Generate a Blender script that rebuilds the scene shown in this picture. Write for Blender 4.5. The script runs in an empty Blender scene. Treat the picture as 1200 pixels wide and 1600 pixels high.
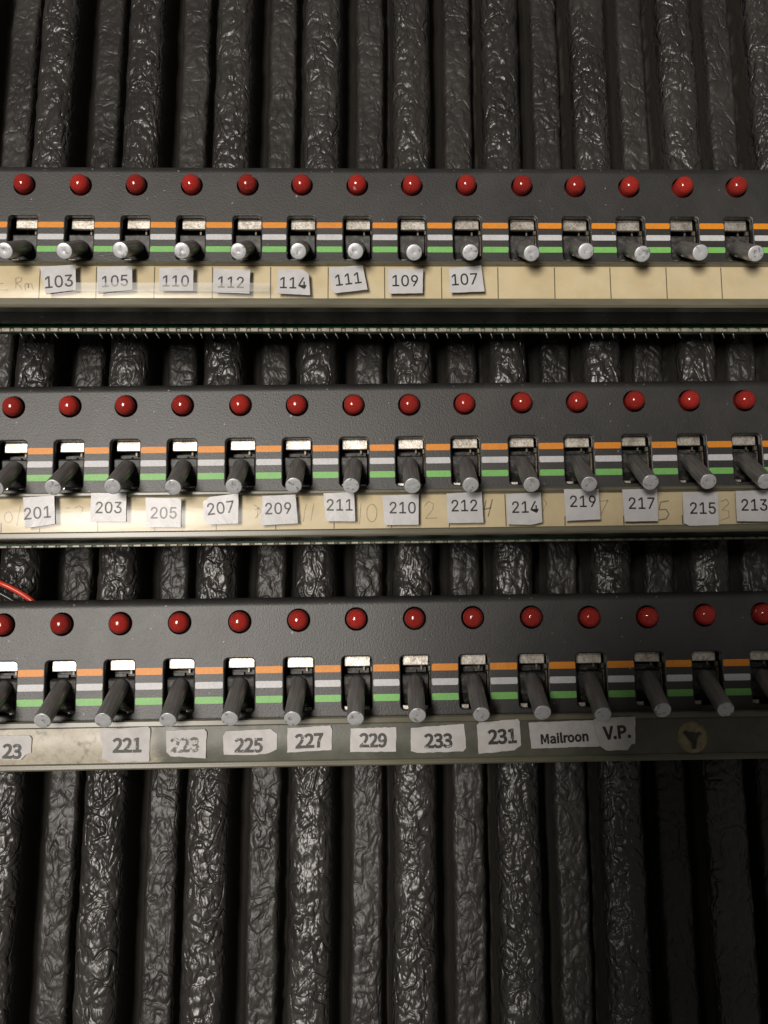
import bpy, bmesh, math, random
import numpy as np
from mathutils import Vector, Matrix

# ---------------------------------------------------------------- camera, world, light, exposure
MM = 0.001
C = bpy.context.scene.collection
scene = bpy.context.scene
CAM_POS = (0.0271, -221.2187, -25.4165)
CAM_AXES = ((0.999724, 0.009098, -0.021665), (-0.020279, -0.131750, -0.991075), (-0.011871, 0.991241, -0.131529))
cam_data = bpy.data.cameras.new('camera')
cam = bpy.data.objects.new('camera', cam_data); C.objects.link(cam)
cam_data.sensor_fit = 'AUTO'; cam_data.sensor_width = 36.0; cam_data.lens = 31.5
cam_data.clip_start = 0.005; cam_data.clip_end = 50.0
m = Matrix.Identity(4)
for i in range(3):
    for j in range(3): m[i][j] = CAM_AXES[i][j]
    m[i][3] = CAM_POS[i] * MM
cam.matrix_world = m
scene.camera = cam

world = bpy.data.worlds.new('World'); scene.world = world; world.use_nodes = True
bg = world.node_tree.nodes['Background']
bg.inputs['Color'].default_value = (1.0, 0.93, 0.84, 1); bg.inputs['Strength'].default_value = 0.105

def lamp(name, pos, target, size, size_y, watts, color):
    d = bpy.data.lights.new(name, 'AREA'); d.shape = 'RECTANGLE'; d.size = size; d.size_y = size_y
    d.energy = watts; d.color = color
    o = bpy.data.objects.new(name, d); C.objects.link(o)
    o.location = pos
    o.rotation_euler = (Vector(target) - Vector(pos)).to_track_quat('-Z', 'Y').to_euler()
    return o
LX, LZ = math.tan(math.radians(17)), math.tan(math.radians(1.0))
lamp('room_lamp', (-1.5 * LX, -1.5, 0.02 + 1.5 * LZ), (0, 0, 0.02), 0.34, 0.55, 24.0, (1.0, 0.93, 0.85))

scene.view_settings.view_transform = 'Standard'; scene.view_settings.look = 'None'
scene.view_settings.exposure = 0.0; scene.view_settings.gamma = 1.0
scene.view_settings.use_curve_mapping = False
scene.cycles.max_bounces = 8; scene.cycles.transparent_max_bounces = 12
scene.cycles.caustics_reflective = False; scene.cycles.caustics_refractive = False

random.seed(7)
ROWS = [  # centre x, lamp line z, roll (rad), vertical stretch
    (5.950, 90.000, -0.00496, 0.965),
    (4.568, 31.518, 0.00265, 1.000),
    (4.978, -22.646, 0.00231, 1.040),
]
LAMPS = [  # measured lamp centres per row: (x, z)
    [(-93.38, -0.04), (-78.86, -0.09), (-64.47, -0.04), (-50.15, 0.01), (-35.63, 0.07), (-21.51, 0.12), (-7.03, 0.12), (7.22, 0.11), (21.56, 0.16), (36.16, 0.09), (50.18, -0.09), (64.41, -0.16), (78.61, -0.16), (92.92, -0.05)],
    [(-92.31, 0.01), (-78.24, 0.10), (-64.29, 0.07), (-50.09, 0.05), (-35.58, 0.03), (-21.35, -0.10), (-7.08, -0.23), (7.02, -0.26), (21.04, -0.16), (35.60, 0.03), (49.71, 0.00), (64.35, 0.15), (78.53, 0.14), (92.64, 0.06)],
    [(-92.91, -0.07), (-78.79, -0.06), (-64.66, -0.10), (-50.31, -0.06), (-35.69, -0.05), (-21.33, 0.11), (-7.20, 0.22), (7.06, 0.18), (21.38, 0.18), (35.84, 0.09), (50.12, -0.16), (64.56, -0.26), (78.79, -0.04), (93.17, 0.07)],
]
LEVER_TIPS = [  # tip (x, z) at 10.6 mm in front of the face
    [(-93.27, -22.62), (-78.82, -22.64), (-65.16, -22.39), (-50.11, -22.53), (-36.28, -22.66), (-21.56, -22.57), (-7.49, -22.54), (6.99, -22.84), (20.88, -22.81), (36.11, -23.02), (49.67, -22.42), (63.69, -23.13), (78.24, -22.73), (92.16, -22.96)],
    [(-91.74, -22.26), (-78.26, -22.21), (-64.25, -22.16), (-49.97, -22.53), (-35.62, -22.43), (-21.41, -22.39), (-7.80, -22.64), (6.83, -22.80), (20.74, -22.76), (35.37, -22.81), (49.20, -22.87), (64.02, -22.62), (77.99, -22.57), (91.90, -22.67)],
    [(-92.62, -22.04), (-79.06, -22.07), (-65.26, -22.20), (-50.51, -22.39), (-36.39, -22.28), (-22.03, -22.51), (-7.55, -22.70), (6.75, -22.25), (21.54, -22.30), (35.74, -22.09), (49.74, -22.71), (63.71, -21.96), (78.46, -22.05), (92.53, -21.98)],
]
DIVIDERS = [[-102.58, -87.84, -73.47, -58.82, -44.04, -29.22, -14.61, -0.12, 14.49, 28.97, 43.57, 58.05, 72.57, 86.88, 101.64], [-93.55, -84.22, -70.05, -56.15, -41.11, -26.51, -12.18, 2.03, 16.28, 30.40, 45.04, 59.72, 74.44, 89.36]]
STICKERS = [  # row, text, font, position (x, z), outline (x, z), text centre, cap height, text angle (rad)
    (0, '103', 'A', (-76.61, 63.29), [(-4.64, 3.24), (4.26, 3.83), (4.64, -2.85), (-2.88, -3.83)], (0.16, -0.62), 3.03, 0.088),
    (0, '105', 'A', (-62.36, 63.13), [(-4.52, 3.36), (4.26, 3.55), (4.52, -2.69), (-4.10, -3.55)], (-0.08, -0.40), 2.86, 0.051),
    (0, '110', 'A', (-46.93, 63.20), [(-4.29, 2.96), (4.24, 3.15), (4.29, -3.15), (-4.27, -3.01)], (-0.27, -0.52), 2.87, -0.004),
    (0, '112', 'A', (-32.92, 62.63), [(-4.55, 3.31), (4.55, 3.00), (4.44, -3.31), (-4.52, -2.99)], (-0.39, -0.34), 2.87, -0.022),
    (0, '114', 'A', (-17.41, 62.32), [(-3.84, 3.45), (2.26, 3.38), (3.82, 2.13), (4.20, -3.45), (-4.20, -3.03)], (-0.26, -0.25), 2.87, -0.022),
    (0, '111', 'A', (-3.58, 62.97), [(-4.87, 3.15), (3.69, 3.69), (4.87, -2.71), (-3.50, -3.69), (-4.19, -2.78)], (-0.13, 0.05), 2.88, 0.124),
    (0, '109', 'A', (10.95, 62.43), [(-4.51, 3.31), (4.51, 3.28), (4.28, -3.17), (-4.32, -3.31)], (-0.22, 0.10), 2.88, -0.004),
    (0, '107', 'A', (26.47, 62.95), [(-4.49, 2.79), (3.80, 3.61), (4.49, -3.31), (-4.25, -3.61)], (-0.66, -0.09), 2.89, 0.051),
    (1, '201', 'A', (-79.04, 4.23), [(-4.04, 3.59), (3.53, 4.00), (4.04, -2.97), (-3.21, -4.00)], (-0.47, -0.24), 2.82, 0.080),
    (1, '203', 'A', (-62.30, 5.20), [(-4.29, 3.58), (4.25, 3.56), (4.38, -3.58), (-4.38, -3.45)], (-0.04, -0.06), 2.75, -0.009),
    (1, '205', 'A', (-49.02, 3.82), [(-4.34, 3.68), (4.32, 3.40), (4.34, -3.68), (-4.02, -3.55)], (0.03, -0.11), 2.75, -0.009),
    (1, '207', 'A', (-35.08, 4.56), [(-4.31, 1.82), (-2.61, 2.97), (4.29, 3.80), (4.31, -3.61), (-3.04, -3.80), (-3.99, -2.80)], (-0.11, 0.23), 2.84, 0.115),
    (1, '209', 'A', (-20.83, 4.17), [(-4.12, 3.50), (3.96, 3.80), (4.59, -3.31), (-4.59, -3.80)], (-0.34, 0.38), 2.76, 0.026),
    (1, '211', 'A', (-6.16, 4.82), [(-3.87, 3.36), (3.66, 3.62), (3.87, -3.62), (-3.32, -3.55)], (-0.01, 0.45), 2.77, -0.009),
    (1, '210', 'A', (8.87, 3.98), [(-4.46, 3.49), (4.46, 3.79), (4.33, -3.76), (-4.02, -3.79)], (0.36, 0.46), 2.77, -0.009),
    (1, '212', 'A', (24.64, 4.39), [(-4.48, 3.47), (4.26, 3.87), (4.48, -3.80), (-4.37, -3.87)], (-0.21, 0.44), 2.78, 0.009),
    (1, '214', 'A', (39.28, 3.97), [(-4.33, 3.61), (4.17, 4.01), (4.33, -3.41), (1.58, -4.01), (-4.30, -3.85)], (0.06, 0.36), 2.78, 0.008),
    (1, '219', 'A', (53.60, 4.77), [(-4.36, 3.95), (4.22, 3.93), (4.36, -3.66), (-4.14, -3.95)], (0.12, 0.85), 2.79, -0.009),
    (1, '217', 'A', (68.05, 4.61), [(-4.36, 3.89), (4.36, 4.08), (4.09, -4.05), (-4.15, -4.08)], (0.18, 0.41), 2.79, -0.009),
    (1, '215', 'A', (83.09, 3.50), [(-4.51, 4.18), (4.52, 4.04), (4.08, -4.09), (-3.24, -4.18), (-4.52, -3.53)], (0.28, 0.16), 2.79, -0.009),
    (1, '213', 'A', (96.35, 4.10), [(-4.51, 3.78), (4.51, 3.91), (3.97, -3.91), (-4.51, -3.73)], (-0.14, 0.24), 2.80, -0.009),
    (2, '23', 'B', (-83.87, -51.51), [(-5.25, 2.91), (4.70, 2.72), (5.22, 2.08), (5.25, -1.24), (3.88, -1.71), (2.84, -2.91), (-5.01, -2.41)], (0.79, -0.76), 3.29, -0.032),
    (2, '221', 'B', (-56.85, -51.17), [(-5.80, 3.47), (5.34, 4.05), (5.86, 3.55), (5.77, -3.94), (-3.19, -4.05), (-5.31, -3.15), (-5.04, -0.46), (-5.86, 2.00)], (0.59, -0.08), 3.31, 0.003),
    (2, '223', 'B', (-42.46, -51.28), [(-4.77, 3.12), (4.26, 3.39), (4.77, 2.74), (4.61, -3.39), (-0.65, -2.97), (-3.65, -2.78), (-4.67, -1.79)], (-0.36, -0.11), 3.31, 0.020),
    (2, '225', 'B', (-27.47, -51.06), [(-6.39, 1.48), (-5.69, 2.56), (4.87, 2.95), (6.39, 1.79), (6.25, -1.75), (4.39, -2.60), (1.38, -2.95), (-6.13, -2.79)], (-0.31, -0.60), 3.24, -0.014),
    (2, '227', 'B', (-13.44, -50.52), [(-5.23, 2.60), (4.87, 3.06), (5.32, 2.06), (5.15, -2.62), (-5.32, -3.06)], (-0.07, -0.31), 3.25, 0.037),
    (2, '229', 'B', (1.60, -50.89), [(-5.37, 2.62), (5.46, 2.81), (5.38, -2.81), (-5.46, -2.80)], (0.01, -0.05), 3.18, -0.014),
    (2, '233', 'B', (17.03, -50.82), [(-6.48, 2.49), (6.19, 3.26), (6.56, -2.29), (5.78, -3.12), (-5.10, -3.26), (-6.56, -2.84)], (-0.00, -0.45), 3.26, 0.003),
    (2, '231', 'B', (31.43, -50.56), [(-5.22, 2.61), (-4.64, 3.25), (4.65, 3.97), (5.10, 3.46), (5.22, -2.24), (3.56, -3.30), (-4.93, -3.97)], (0.84, 0.07), 3.34, 0.037),
    (2, 'Mailroon', 'B', (47.04, -50.27), [(-8.44, 2.79), (8.09, 3.21), (8.44, -2.95), (-7.97, -3.21)], (0.01, -0.78), 2.23, 0.054),
    (2, 'V.P.', 'B', (59.20, -50.28), [(-5.04, 3.34), (-4.05, 3.67), (5.04, 3.90), (4.63, -2.41), (3.75, -2.55), (2.77, -3.87), (-2.34, -3.90), (-3.72, -2.94)], (0.51, 0.40), 2.98, 0.070),
]
PENCIL = [
    [[(-98.78, -28.54), (-98.42, -27.69), (-97.76, -27.46), (-96.97, -27.27)], [(-97.55, -29.05), (-96.61, -29.16), (-95.68, -29.04)], [(-93.86, -26.04), (-93.74, -27.40), (-93.79, -28.67)], [(-93.91, -26.13), (-93.15, -25.62), (-92.33, -25.93), (-92.43, -26.69), (-93.61, -27.26), (-92.63, -28.11), (-92.13, -29.04)], [(-91.30, -29.09), (-91.45, -27.54), (-90.73, -27.34), (-90.57, -28.53), (-90.51, -27.46), (-89.76, -27.45), (-89.58, -28.53), (-89.21, -29.04)]],
    [[(-91.99, -26.63), (-91.56, -26.77), (-91.20, -27.16), (-90.99, -27.71), (-90.96, -28.32), (-91.13, -28.87), (-91.46, -29.24), (-91.88, -29.37), (-92.31, -29.23), (-92.67, -28.85), (-92.88, -28.30), (-92.91, -27.69), (-92.74, -27.14), (-92.41, -26.76), (-91.99, -26.63)], [(-89.09, -25.13), (-89.50, -28.03), (-89.78, -30.14)], [(-77.94, -25.93), (-77.16, -25.80)], [(-75.86, -25.82), (-74.70, -25.35), (-73.77, -25.97), (-74.13, -27.03), (-75.53, -28.07), (-73.96, -28.22), (-73.15, -29.28)], [(-18.99, -25.53), (-19.41, -27.54), (-19.74, -29.93)], [(-17.09, -25.33), (-17.52, -27.57), (-17.90, -29.69)], [(-5.49, -25.58), (-5.91, -30.89)], [(-2.79, -25.77), (-2.25, -26.00), (-1.81, -26.62), (-1.58, -27.52), (-1.60, -28.52), (-1.85, -29.41), (-2.30, -30.02), (-2.85, -30.24), (-3.40, -30.01), (-3.83, -29.39), (-4.06, -28.49), (-4.05, -27.49), (-3.80, -26.60), (-3.35, -25.98), (-2.79, -25.77)], [(10.15, -26.56), (11.24, -25.24), (12.49, -25.89), (12.25, -27.38), (10.46, -29.49), (13.37, -29.42)], [(25.57, -25.13), (25.08, -27.43), (26.79, -27.02)], [(27.17, -24.89), (25.98, -29.25)], [(-31.93, -25.53), (-30.87, -26.35), (-31.13, -29.00)], [(54.00, -25.73), (56.05, -25.49), (55.00, -27.35), (54.29, -28.84)], [(71.29, -25.82), (69.13, -26.12), (68.75, -28.05), (70.47, -27.96), (71.15, -29.15), (70.34, -30.32), (68.50, -30.62)], [(84.25, -26.19), (85.80, -25.56), (86.37, -26.64), (84.55, -28.24), (86.14, -28.52), (86.20, -30.13), (83.84, -30.91)], [(39.95, -24.93), (40.65, -26.11), (39.67, -27.97)], [(-31.66, -26.87), (-30.61, -26.35), (-30.24, -27.42), (-31.65, -28.99)]],
]
SCREW = (72.78, -29.02, 3.83)
RED_WIRE = [(-106.62, 18.00, -9.71), (-99.46, 15.00, -10.47), (-94.86, 14.00, -11.91), (-91.83, 14.00, -13.27), (-88.80, 14.00, -14.96), (-86.08, 14.00, -16.97), (-84.37, 15.00, -19.28), (-83.96, 17.00, -22.57)]
BLACK_WIRE = [(-104.94, 18.00, -9.73), (-98.53, 15.00, -12.65), (-95.14, 15.00, -14.51), (-92.10, 15.00, -16.21), (-89.38, 15.00, -18.06), (-87.35, 17.00, -20.87)]
BROWN_WIRE = [(-105.01, 18.50, -12.74), (-98.62, 15.50, -15.29), (-95.25, 15.50, -16.65), (-92.86, 15.50, -18.34), (-91.21, 17.50, -20.82)]
RIB_PITCH = 27.5
RIB_PHASE = 6.676
RIB_WIDE = 12.328
WALL_W0, WALL_SLOPE, WALL_LEAN, WALL_YAW = -39.152, -0.04975, 0.01383, 0.02353
OU, OV = 87.0, -90.0
GLYPHS = {
  'A': {
    '0': (454, [(227,-15),(189,-11),(155,0),(125,18),(99,43),(78,74),(61,111),(49,153),(42,201),(40,254),(42,307),(49,355),(62,398),(78,435),(100,466),(126,491),(156,509),(189,520),(227,524),(264,520),(298,509),(328,491),(354,466),(375,435),(392,398),(404,355),(411,307),(413,254),(411,201),(404,153),(392,111),(375,74),(354,43),(328,18),(298,0),(264,-11),(227,58),(248,60),(268,67),(285,80),(300,97),(312,119),(322,146),(330,178),(334,214),(336,254),(334,295),(330,331),(322,363),(312,390),(300,412),(285,429),(268,442),(248,449),(227,451),(205,449),(186,442),(168,429),(154,412),(141,390),(131,363),(123,331),(119,295),(117,254),(119,214),(123,178),(131,146),(141,119),(154,97),(168,80),(186,67),(205,60)], [(17,19,18),(16,19,17),(16,20,19),(15,20,16),(15,21,20),(14,21,15),(14,22,21),(14,54,22),(54,53,22),(53,23,22),(13,55,14),(55,54,14),(13,56,55),(52,23,53),(13,57,56),(51,23,52),(13,58,57),(50,23,51),(50,24,23),(12,58,13),(12,59,58),(49,24,50),(11,59,12),(49,25,24),(11,60,59),(48,25,49),(11,61,60),(47,25,48),(10,61,11),(47,26,25),(10,62,61),(46,26,47),(9,62,10),(46,27,26),(9,63,62),(45,27,46),(8,63,9),(8,64,63),(44,27,45),(44,28,27),(8,65,64),(43,28,44),(7,65,8),(43,29,28),(7,66,65),(42,29,43),(6,66,7),(42,30,29),(6,67,66),(41,30,42),(40,30,41),(6,68,67),(5,68,6),(40,31,30),(5,69,68),(39,31,40),(39,32,31),(4,69,5),(4,70,69),(38,32,39),(4,71,70),(37,32,38),(36,32,37),(4,36,71),(4,32,36),(4,33,32),(3,33,4),(2,33,3),(2,34,33),(2,35,34),(1,35,2),(1,0,35)]),
    '1': (452, [(68,-8),(68,63),(399,63),(399,-8),(284,517),(284,-8),(204,-8),(204,440),(212,440),(78,342),(78,431),(196,517)], [(10,4,11),(10,8,4),(8,7,4),(7,5,4),(10,9,8),(6,5,7),(0,2,1),(0,3,2)]),
    '2': (453, [(56,-8),(56,51),(228,234),(247,254),(262,271),(276,287),(287,302),(296,316),(303,330),(308,343),(311,357),(312,371),(311,387),(307,402),(301,414),(292,425),(282,434),(270,442),(256,447),(240,450),(224,452),(206,450),(190,447),(176,440),(164,432),(154,422),(146,410),(140,396),(136,380),(134,354),(57,354),(60,392),(67,421),(79,446),(96,469),(116,488),(139,503),(166,515),(194,521),(225,524),(256,521),(284,515),(310,504),(333,489),(352,471),(368,449),(380,426),(387,400),(389,373),(388,353),(384,334),(378,315),(370,296),(358,275),(342,254),(323,230),(300,204),(273,174),(161,57),(161,65),(397,65),(397,-8)], [(38,40,39),(38,41,40),(37,41,38),(37,42,41),(36,42,37),(36,43,42),(35,43,36),(35,44,43),(34,44,35),(34,20,44),(20,19,44),(19,45,44),(33,21,34),(21,20,34),(18,45,19),(33,22,21),(17,45,18),(33,23,22),(16,45,17),(33,24,23),(16,46,45),(32,24,33),(15,46,16),(32,25,24),(14,46,15),(32,26,25),(14,47,46),(13,47,14),(31,26,32),(31,27,26),(12,47,13),(12,48,47),(31,28,27),(30,28,31),(11,48,12),(30,29,28),(11,49,48),(10,49,11),(9,49,10),(9,50,49),(8,50,9),(8,51,50),(7,51,8),(7,52,51),(6,52,7),(6,53,52),(5,53,6),(4,53,5),(4,54,53),(3,54,4),(3,55,54),(2,55,3),(2,56,55),(1,56,2),(1,57,56),(1,58,57),(1,59,58),(1,60,59),(1,61,60),(0,61,1)]),
    '3': (451, [(218,-15),(187,-13),(157,-7),(129,2),(104,16),(82,32),(64,53),(49,76),(40,102),(34,140),(116,140),(120,117),(125,104),(133,92),(143,82),(154,73),(168,67),(184,62),(200,59),(218,58),(238,59),(255,62),(272,68),(286,76),(298,86),(308,97),(315,111),(320,127),(321,145),(320,162),(316,177),(309,192),(300,205),(287,217),(271,226),(252,234),(228,238),(201,240),(149,240),(149,302),(280,451),(280,444),(62,444),(62,517),(380,517),(380,458),(205,262),(203,297),(248,298),(281,293),(312,283),(338,268),(360,249),(378,227),(391,201),(398,174),(401,145),(398,115),(390,87),(377,62),(359,39),(338,20),(312,5),(283,-6),(252,-13)], [(42,44,43),(42,45,44),(42,41,45),(41,40,45),(40,46,45),(39,47,40),(47,46,40),(38,47,39),(47,49,48),(38,49,47),(38,50,49),(38,51,50),(38,37,51),(37,52,51),(36,52,37),(35,52,36),(35,53,52),(34,53,35),(33,53,34),(32,53,33),(32,54,53),(31,54,32),(31,55,54),(30,55,31),(29,55,30),(29,56,55),(28,56,29),(27,56,28),(27,57,56),(8,10,9),(8,11,10),(26,57,27),(26,58,57),(8,12,11),(25,58,26),(7,12,8),(7,13,12),(24,58,25),(24,59,58),(7,14,13),(23,59,24),(6,14,7),(6,15,14),(22,59,23),(6,16,15),(22,60,59),(21,60,22),(6,17,16),(5,17,6),(20,60,21),(5,18,17),(19,60,20),(5,19,18),(5,60,19),(5,61,60),(4,61,5),(4,62,61),(3,62,4),(3,63,62),(2,63,3),(2,64,63),(1,64,2),(1,0,64)]),
    '4': (454, [(32,113),(32,161),(242,517),(325,517),(117,164),(117,171),(421,171),(421,113),(290,-8),(290,121),(282,146),(274,326),(351,326),(351,-8)], [(1,3,2),(1,4,3),(10,12,11),(10,13,12),(1,5,4),(1,6,5),(1,10,6),(10,7,6),(0,10,1),(0,9,10),(13,7,10),(0,8,9),(8,7,0),(8,13,7)]),
    '5': (452, [(221,-15),(191,-13),(163,-7),(136,4),(113,18),(93,35),(76,56),(63,78),(55,103),(51,138),(129,138),(133,118),(137,105),(144,94),(153,83),(164,75),(177,67),(191,62),(205,59),(221,58),(240,59),(257,64),(272,71),(286,81),(298,94),(307,108),(314,125),(318,143),(320,162),(318,182),(314,200),(307,217),(297,232),(285,245),(271,255),(255,263),(237,267),(218,269),(202,268),(186,265),(170,261),(156,255),(143,248),(130,237),(58,246),(89,517),(374,517),(374,444),(158,444),(143,309),(134,309),(144,317),(158,326),(175,332),(192,338),(211,341),(229,342),(253,340),(276,336),(297,328),(317,318),(335,306),(351,291),(365,274),(377,255),(386,234),(393,212),(398,188),(399,163),(396,130),(389,100),(376,72),(359,47),(337,26),(313,8),(285,-5),(254,-12)], [(44,48,45),(48,46,45),(48,47,46),(44,49,48),(55,57,56),(54,57,55),(54,58,57),(53,58,54),(53,59,58),(52,59,53),(52,60,59),(51,60,52),(51,61,60),(50,61,51),(44,50,49),(44,61,50),(44,39,61),(39,38,61),(38,62,61),(38,37,62),(37,63,62),(36,63,37),(35,63,36),(44,40,39),(34,63,35),(34,64,63),(44,41,40),(44,42,41),(33,64,34),(44,43,42),(33,65,64),(32,65,33),(31,65,32),(31,66,65),(30,66,31),(30,67,66),(29,67,30),(29,68,67),(28,68,29),(28,69,68),(27,69,28),(26,69,27),(26,70,69),(8,10,9),(8,11,10),(25,70,26),(8,12,11),(7,12,8),(24,70,25),(24,71,70),(7,13,12),(7,14,13),(23,71,24),(6,14,7),(6,15,14),(23,72,71),(22,72,23),(6,16,15),(21,72,22),(6,17,16),(5,17,6),(20,72,21),(5,18,17),(20,73,72),(19,73,20),(5,19,18),(5,73,19),(4,73,5),(4,74,73),(3,74,4),(3,75,74),(2,75,3),(2,76,75),(1,76,2),(1,0,76)]),
    '6': (452, [(226,-15),(195,-12),(165,-5),(138,8),(114,25),(94,46),(77,71),(65,99),(58,129),(55,162),(57,188),(63,214),(72,242),(86,272),(106,306),(131,345),(248,517),(337,517),(166,269),(159,269),(157,266),(163,274),(171,282),(189,306),(180,309),(193,314),(206,319),(220,321),(235,322),(266,320),(294,313),(320,302),(342,286),(361,267),(377,244),(388,217),(395,189),(397,157),(394,125),(387,96),(375,69),(358,44),(338,24),(314,7),(287,-5),(258,-12),(226,57),(244,58),(260,62),(274,69),(287,79),(298,91),(307,105),(314,121),(318,138),(319,157),(318,176),(314,194),(307,210),(298,223),(287,235),(274,245),(260,252),(244,256),(226,257),(209,256),(193,252),(178,245),(165,235),(154,224),(145,210),(138,195),(134,177),(133,158),(134,139),(138,121),(145,105),(154,91),(165,79),(178,69),(193,62),(209,58)], [(15,17,16),(15,23,17),(23,18,17),(14,23,15),(27,29,28),(26,29,27),(26,30,29),(25,30,26),(24,30,25),(24,31,30),(13,23,14),(23,31,24),(13,22,23),(18,31,23),(18,32,31),(13,21,22),(18,64,32),(64,33,32),(13,20,21),(13,19,20),(12,19,13),(18,65,64),(63,33,64),(18,66,65),(62,33,63),(62,34,33),(12,18,19),(12,66,18),(12,67,66),(61,34,62),(12,68,67),(60,34,61),(12,69,68),(59,34,60),(59,35,34),(11,69,12),(11,70,69),(58,35,59),(58,36,35),(11,71,70),(57,36,58),(10,71,11),(10,72,71),(56,36,57),(56,37,36),(9,72,10),(9,73,72),(55,37,56),(8,73,9),(8,74,73),(54,37,55),(54,38,37),(8,75,74),(53,38,54),(7,75,8),(53,39,38),(7,76,75),(52,39,53),(7,77,76),(51,39,52),(6,77,7),(51,40,39),(6,78,77),(50,40,51),(5,78,6),(5,79,78),(49,40,50),(49,41,40),(5,80,79),(48,41,49),(5,81,80),(47,41,48),(4,81,5),(4,46,81),(46,41,47),(46,42,41),(4,42,46),(3,42,4),(3,43,42),(2,43,3),(2,44,43),(1,44,2),(1,45,44),(0,45,1)]),
    '7': (452, [(84,-8),(315,450),(315,444),(54,444),(54,517),(399,517),(399,447),(170,-8)], [(3,5,4),(3,2,5),(2,6,5),(1,6,2),(1,7,6),(0,7,1)]),
    '8': (453, [(226,-15),(192,-13),(161,-6),(132,4),(107,19),(85,36),(67,57),(54,81),(46,107),(44,135),(45,157),(50,179),(58,199),(68,217),(81,233),(96,247),(113,259),(131,267),(145,271),(145,261),(126,268),(104,283),(86,303),(73,327),(65,352),(62,380),(65,407),(72,432),(84,454),(100,474),(119,491),(142,505),(168,515),(196,522),(226,524),(256,522),(284,515),(310,505),(333,491),(352,474),(368,454),(380,432),(387,407),(390,380),(387,353),(379,327),(366,303),(348,283),(327,269),(308,261),(308,271),(321,267),(339,259),(356,247),(371,233),(384,217),(395,199),(402,179),(407,157),(409,135),(406,107),(398,81),(385,57),(367,36),(346,19),(320,4),(292,-6),(260,-13),(226,57),(247,58),(265,62),(281,68),(295,75),(307,85),(316,96),(323,109),(327,123),(329,139),(327,155),(323,170),(316,184),(306,196),(294,207),(279,216),(263,222),(245,226),(226,227),(207,226),(189,222),(173,216),(158,207),(146,196),(136,184),(129,170),(125,155),(123,139),(125,123),(129,109),(136,96),(145,85),(156,75),(171,68),(187,62),(206,58),(226,298),(242,299),(257,302),(270,307),(282,315),(292,324),(300,335),(306,347),(310,361),(311,376),(310,391),(307,404),(301,416),(293,426),(283,435),(271,442),(258,448),(243,451),(226,452),(210,451),(194,448),(181,442),(169,435),(159,426),(151,416),(146,404),(142,391),(141,376),(142,361),(146,347),(151,335),(159,324),(169,315),(181,307),(195,302),(210,299)], [(33,35,34),(32,35,33),(32,36,35),(31,36,32),(31,37,36),(30,37,31),(30,38,37),(29,38,30),(29,39,38),(28,123,29),(123,39,29),(123,122,39),(122,121,39),(121,40,39),(28,124,123),(120,40,121),(28,125,124),(119,40,120),(27,125,28),(119,41,40),(27,126,125),(118,41,119),(27,127,126),(117,41,118),(116,41,117),(27,128,127),(26,128,27),(116,42,41),(26,129,128),(115,42,116),(26,130,129),(114,42,115),(25,130,26),(114,43,42),(25,131,130),(113,43,114),(24,131,25),(113,44,43),(24,132,131),(112,44,113),(24,133,132),(111,44,112),(111,45,44),(23,133,24),(23,134,133),(110,45,111),(23,135,134),(109,45,110),(109,46,45),(22,135,23),(22,136,135),(108,46,109),(22,137,136),(107,46,108),(107,47,46),(21,137,22),(21,138,137),(106,47,107),(21,139,138),(105,47,106),(21,104,139),(104,47,105),(21,47,104),(21,48,47),(20,48,21),(20,49,48),(19,49,20),(18,49,19),(18,50,49),(17,50,18),(17,51,50),(16,51,17),(16,52,51),(15,52,16),(15,53,52),(14,86,15),(86,53,15),(86,54,53),(14,87,86),(85,54,86),(14,88,87),(84,54,85),(14,89,88),(83,54,84),(13,89,14),(83,55,54),(13,90,89),(82,55,83),(13,91,90),(81,55,82),(12,91,13),(81,56,55),(12,92,91),(80,56,81),(11,92,12),(80,57,56),(11,93,92),(79,57,80),(79,58,57),(10,93,11),(10,94,93),(78,58,79),(10,95,94),(77,58,78),(77,59,58),(9,95,10),(9,96,95),(76,59,77),(8,96,9),(76,60,59),(8,97,96),(75,60,76),(75,61,60),(7,97,8),(7,98,97),(74,61,75),(7,99,98),(73,61,74),(6,99,7),(73,62,61),(6,100,99),(72,62,73),(6,101,100),(71,62,72),(5,101,6),(71,63,62),(5,102,101),(70,63,71),(5,103,102),(69,63,70),(5,68,103),(68,63,69),(5,63,68),(4,63,5),(4,64,63),(4,65,64),(3,65,4),(2,65,3),(2,66,65),(1,66,2),(1,67,66),(0,67,1)]),
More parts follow.
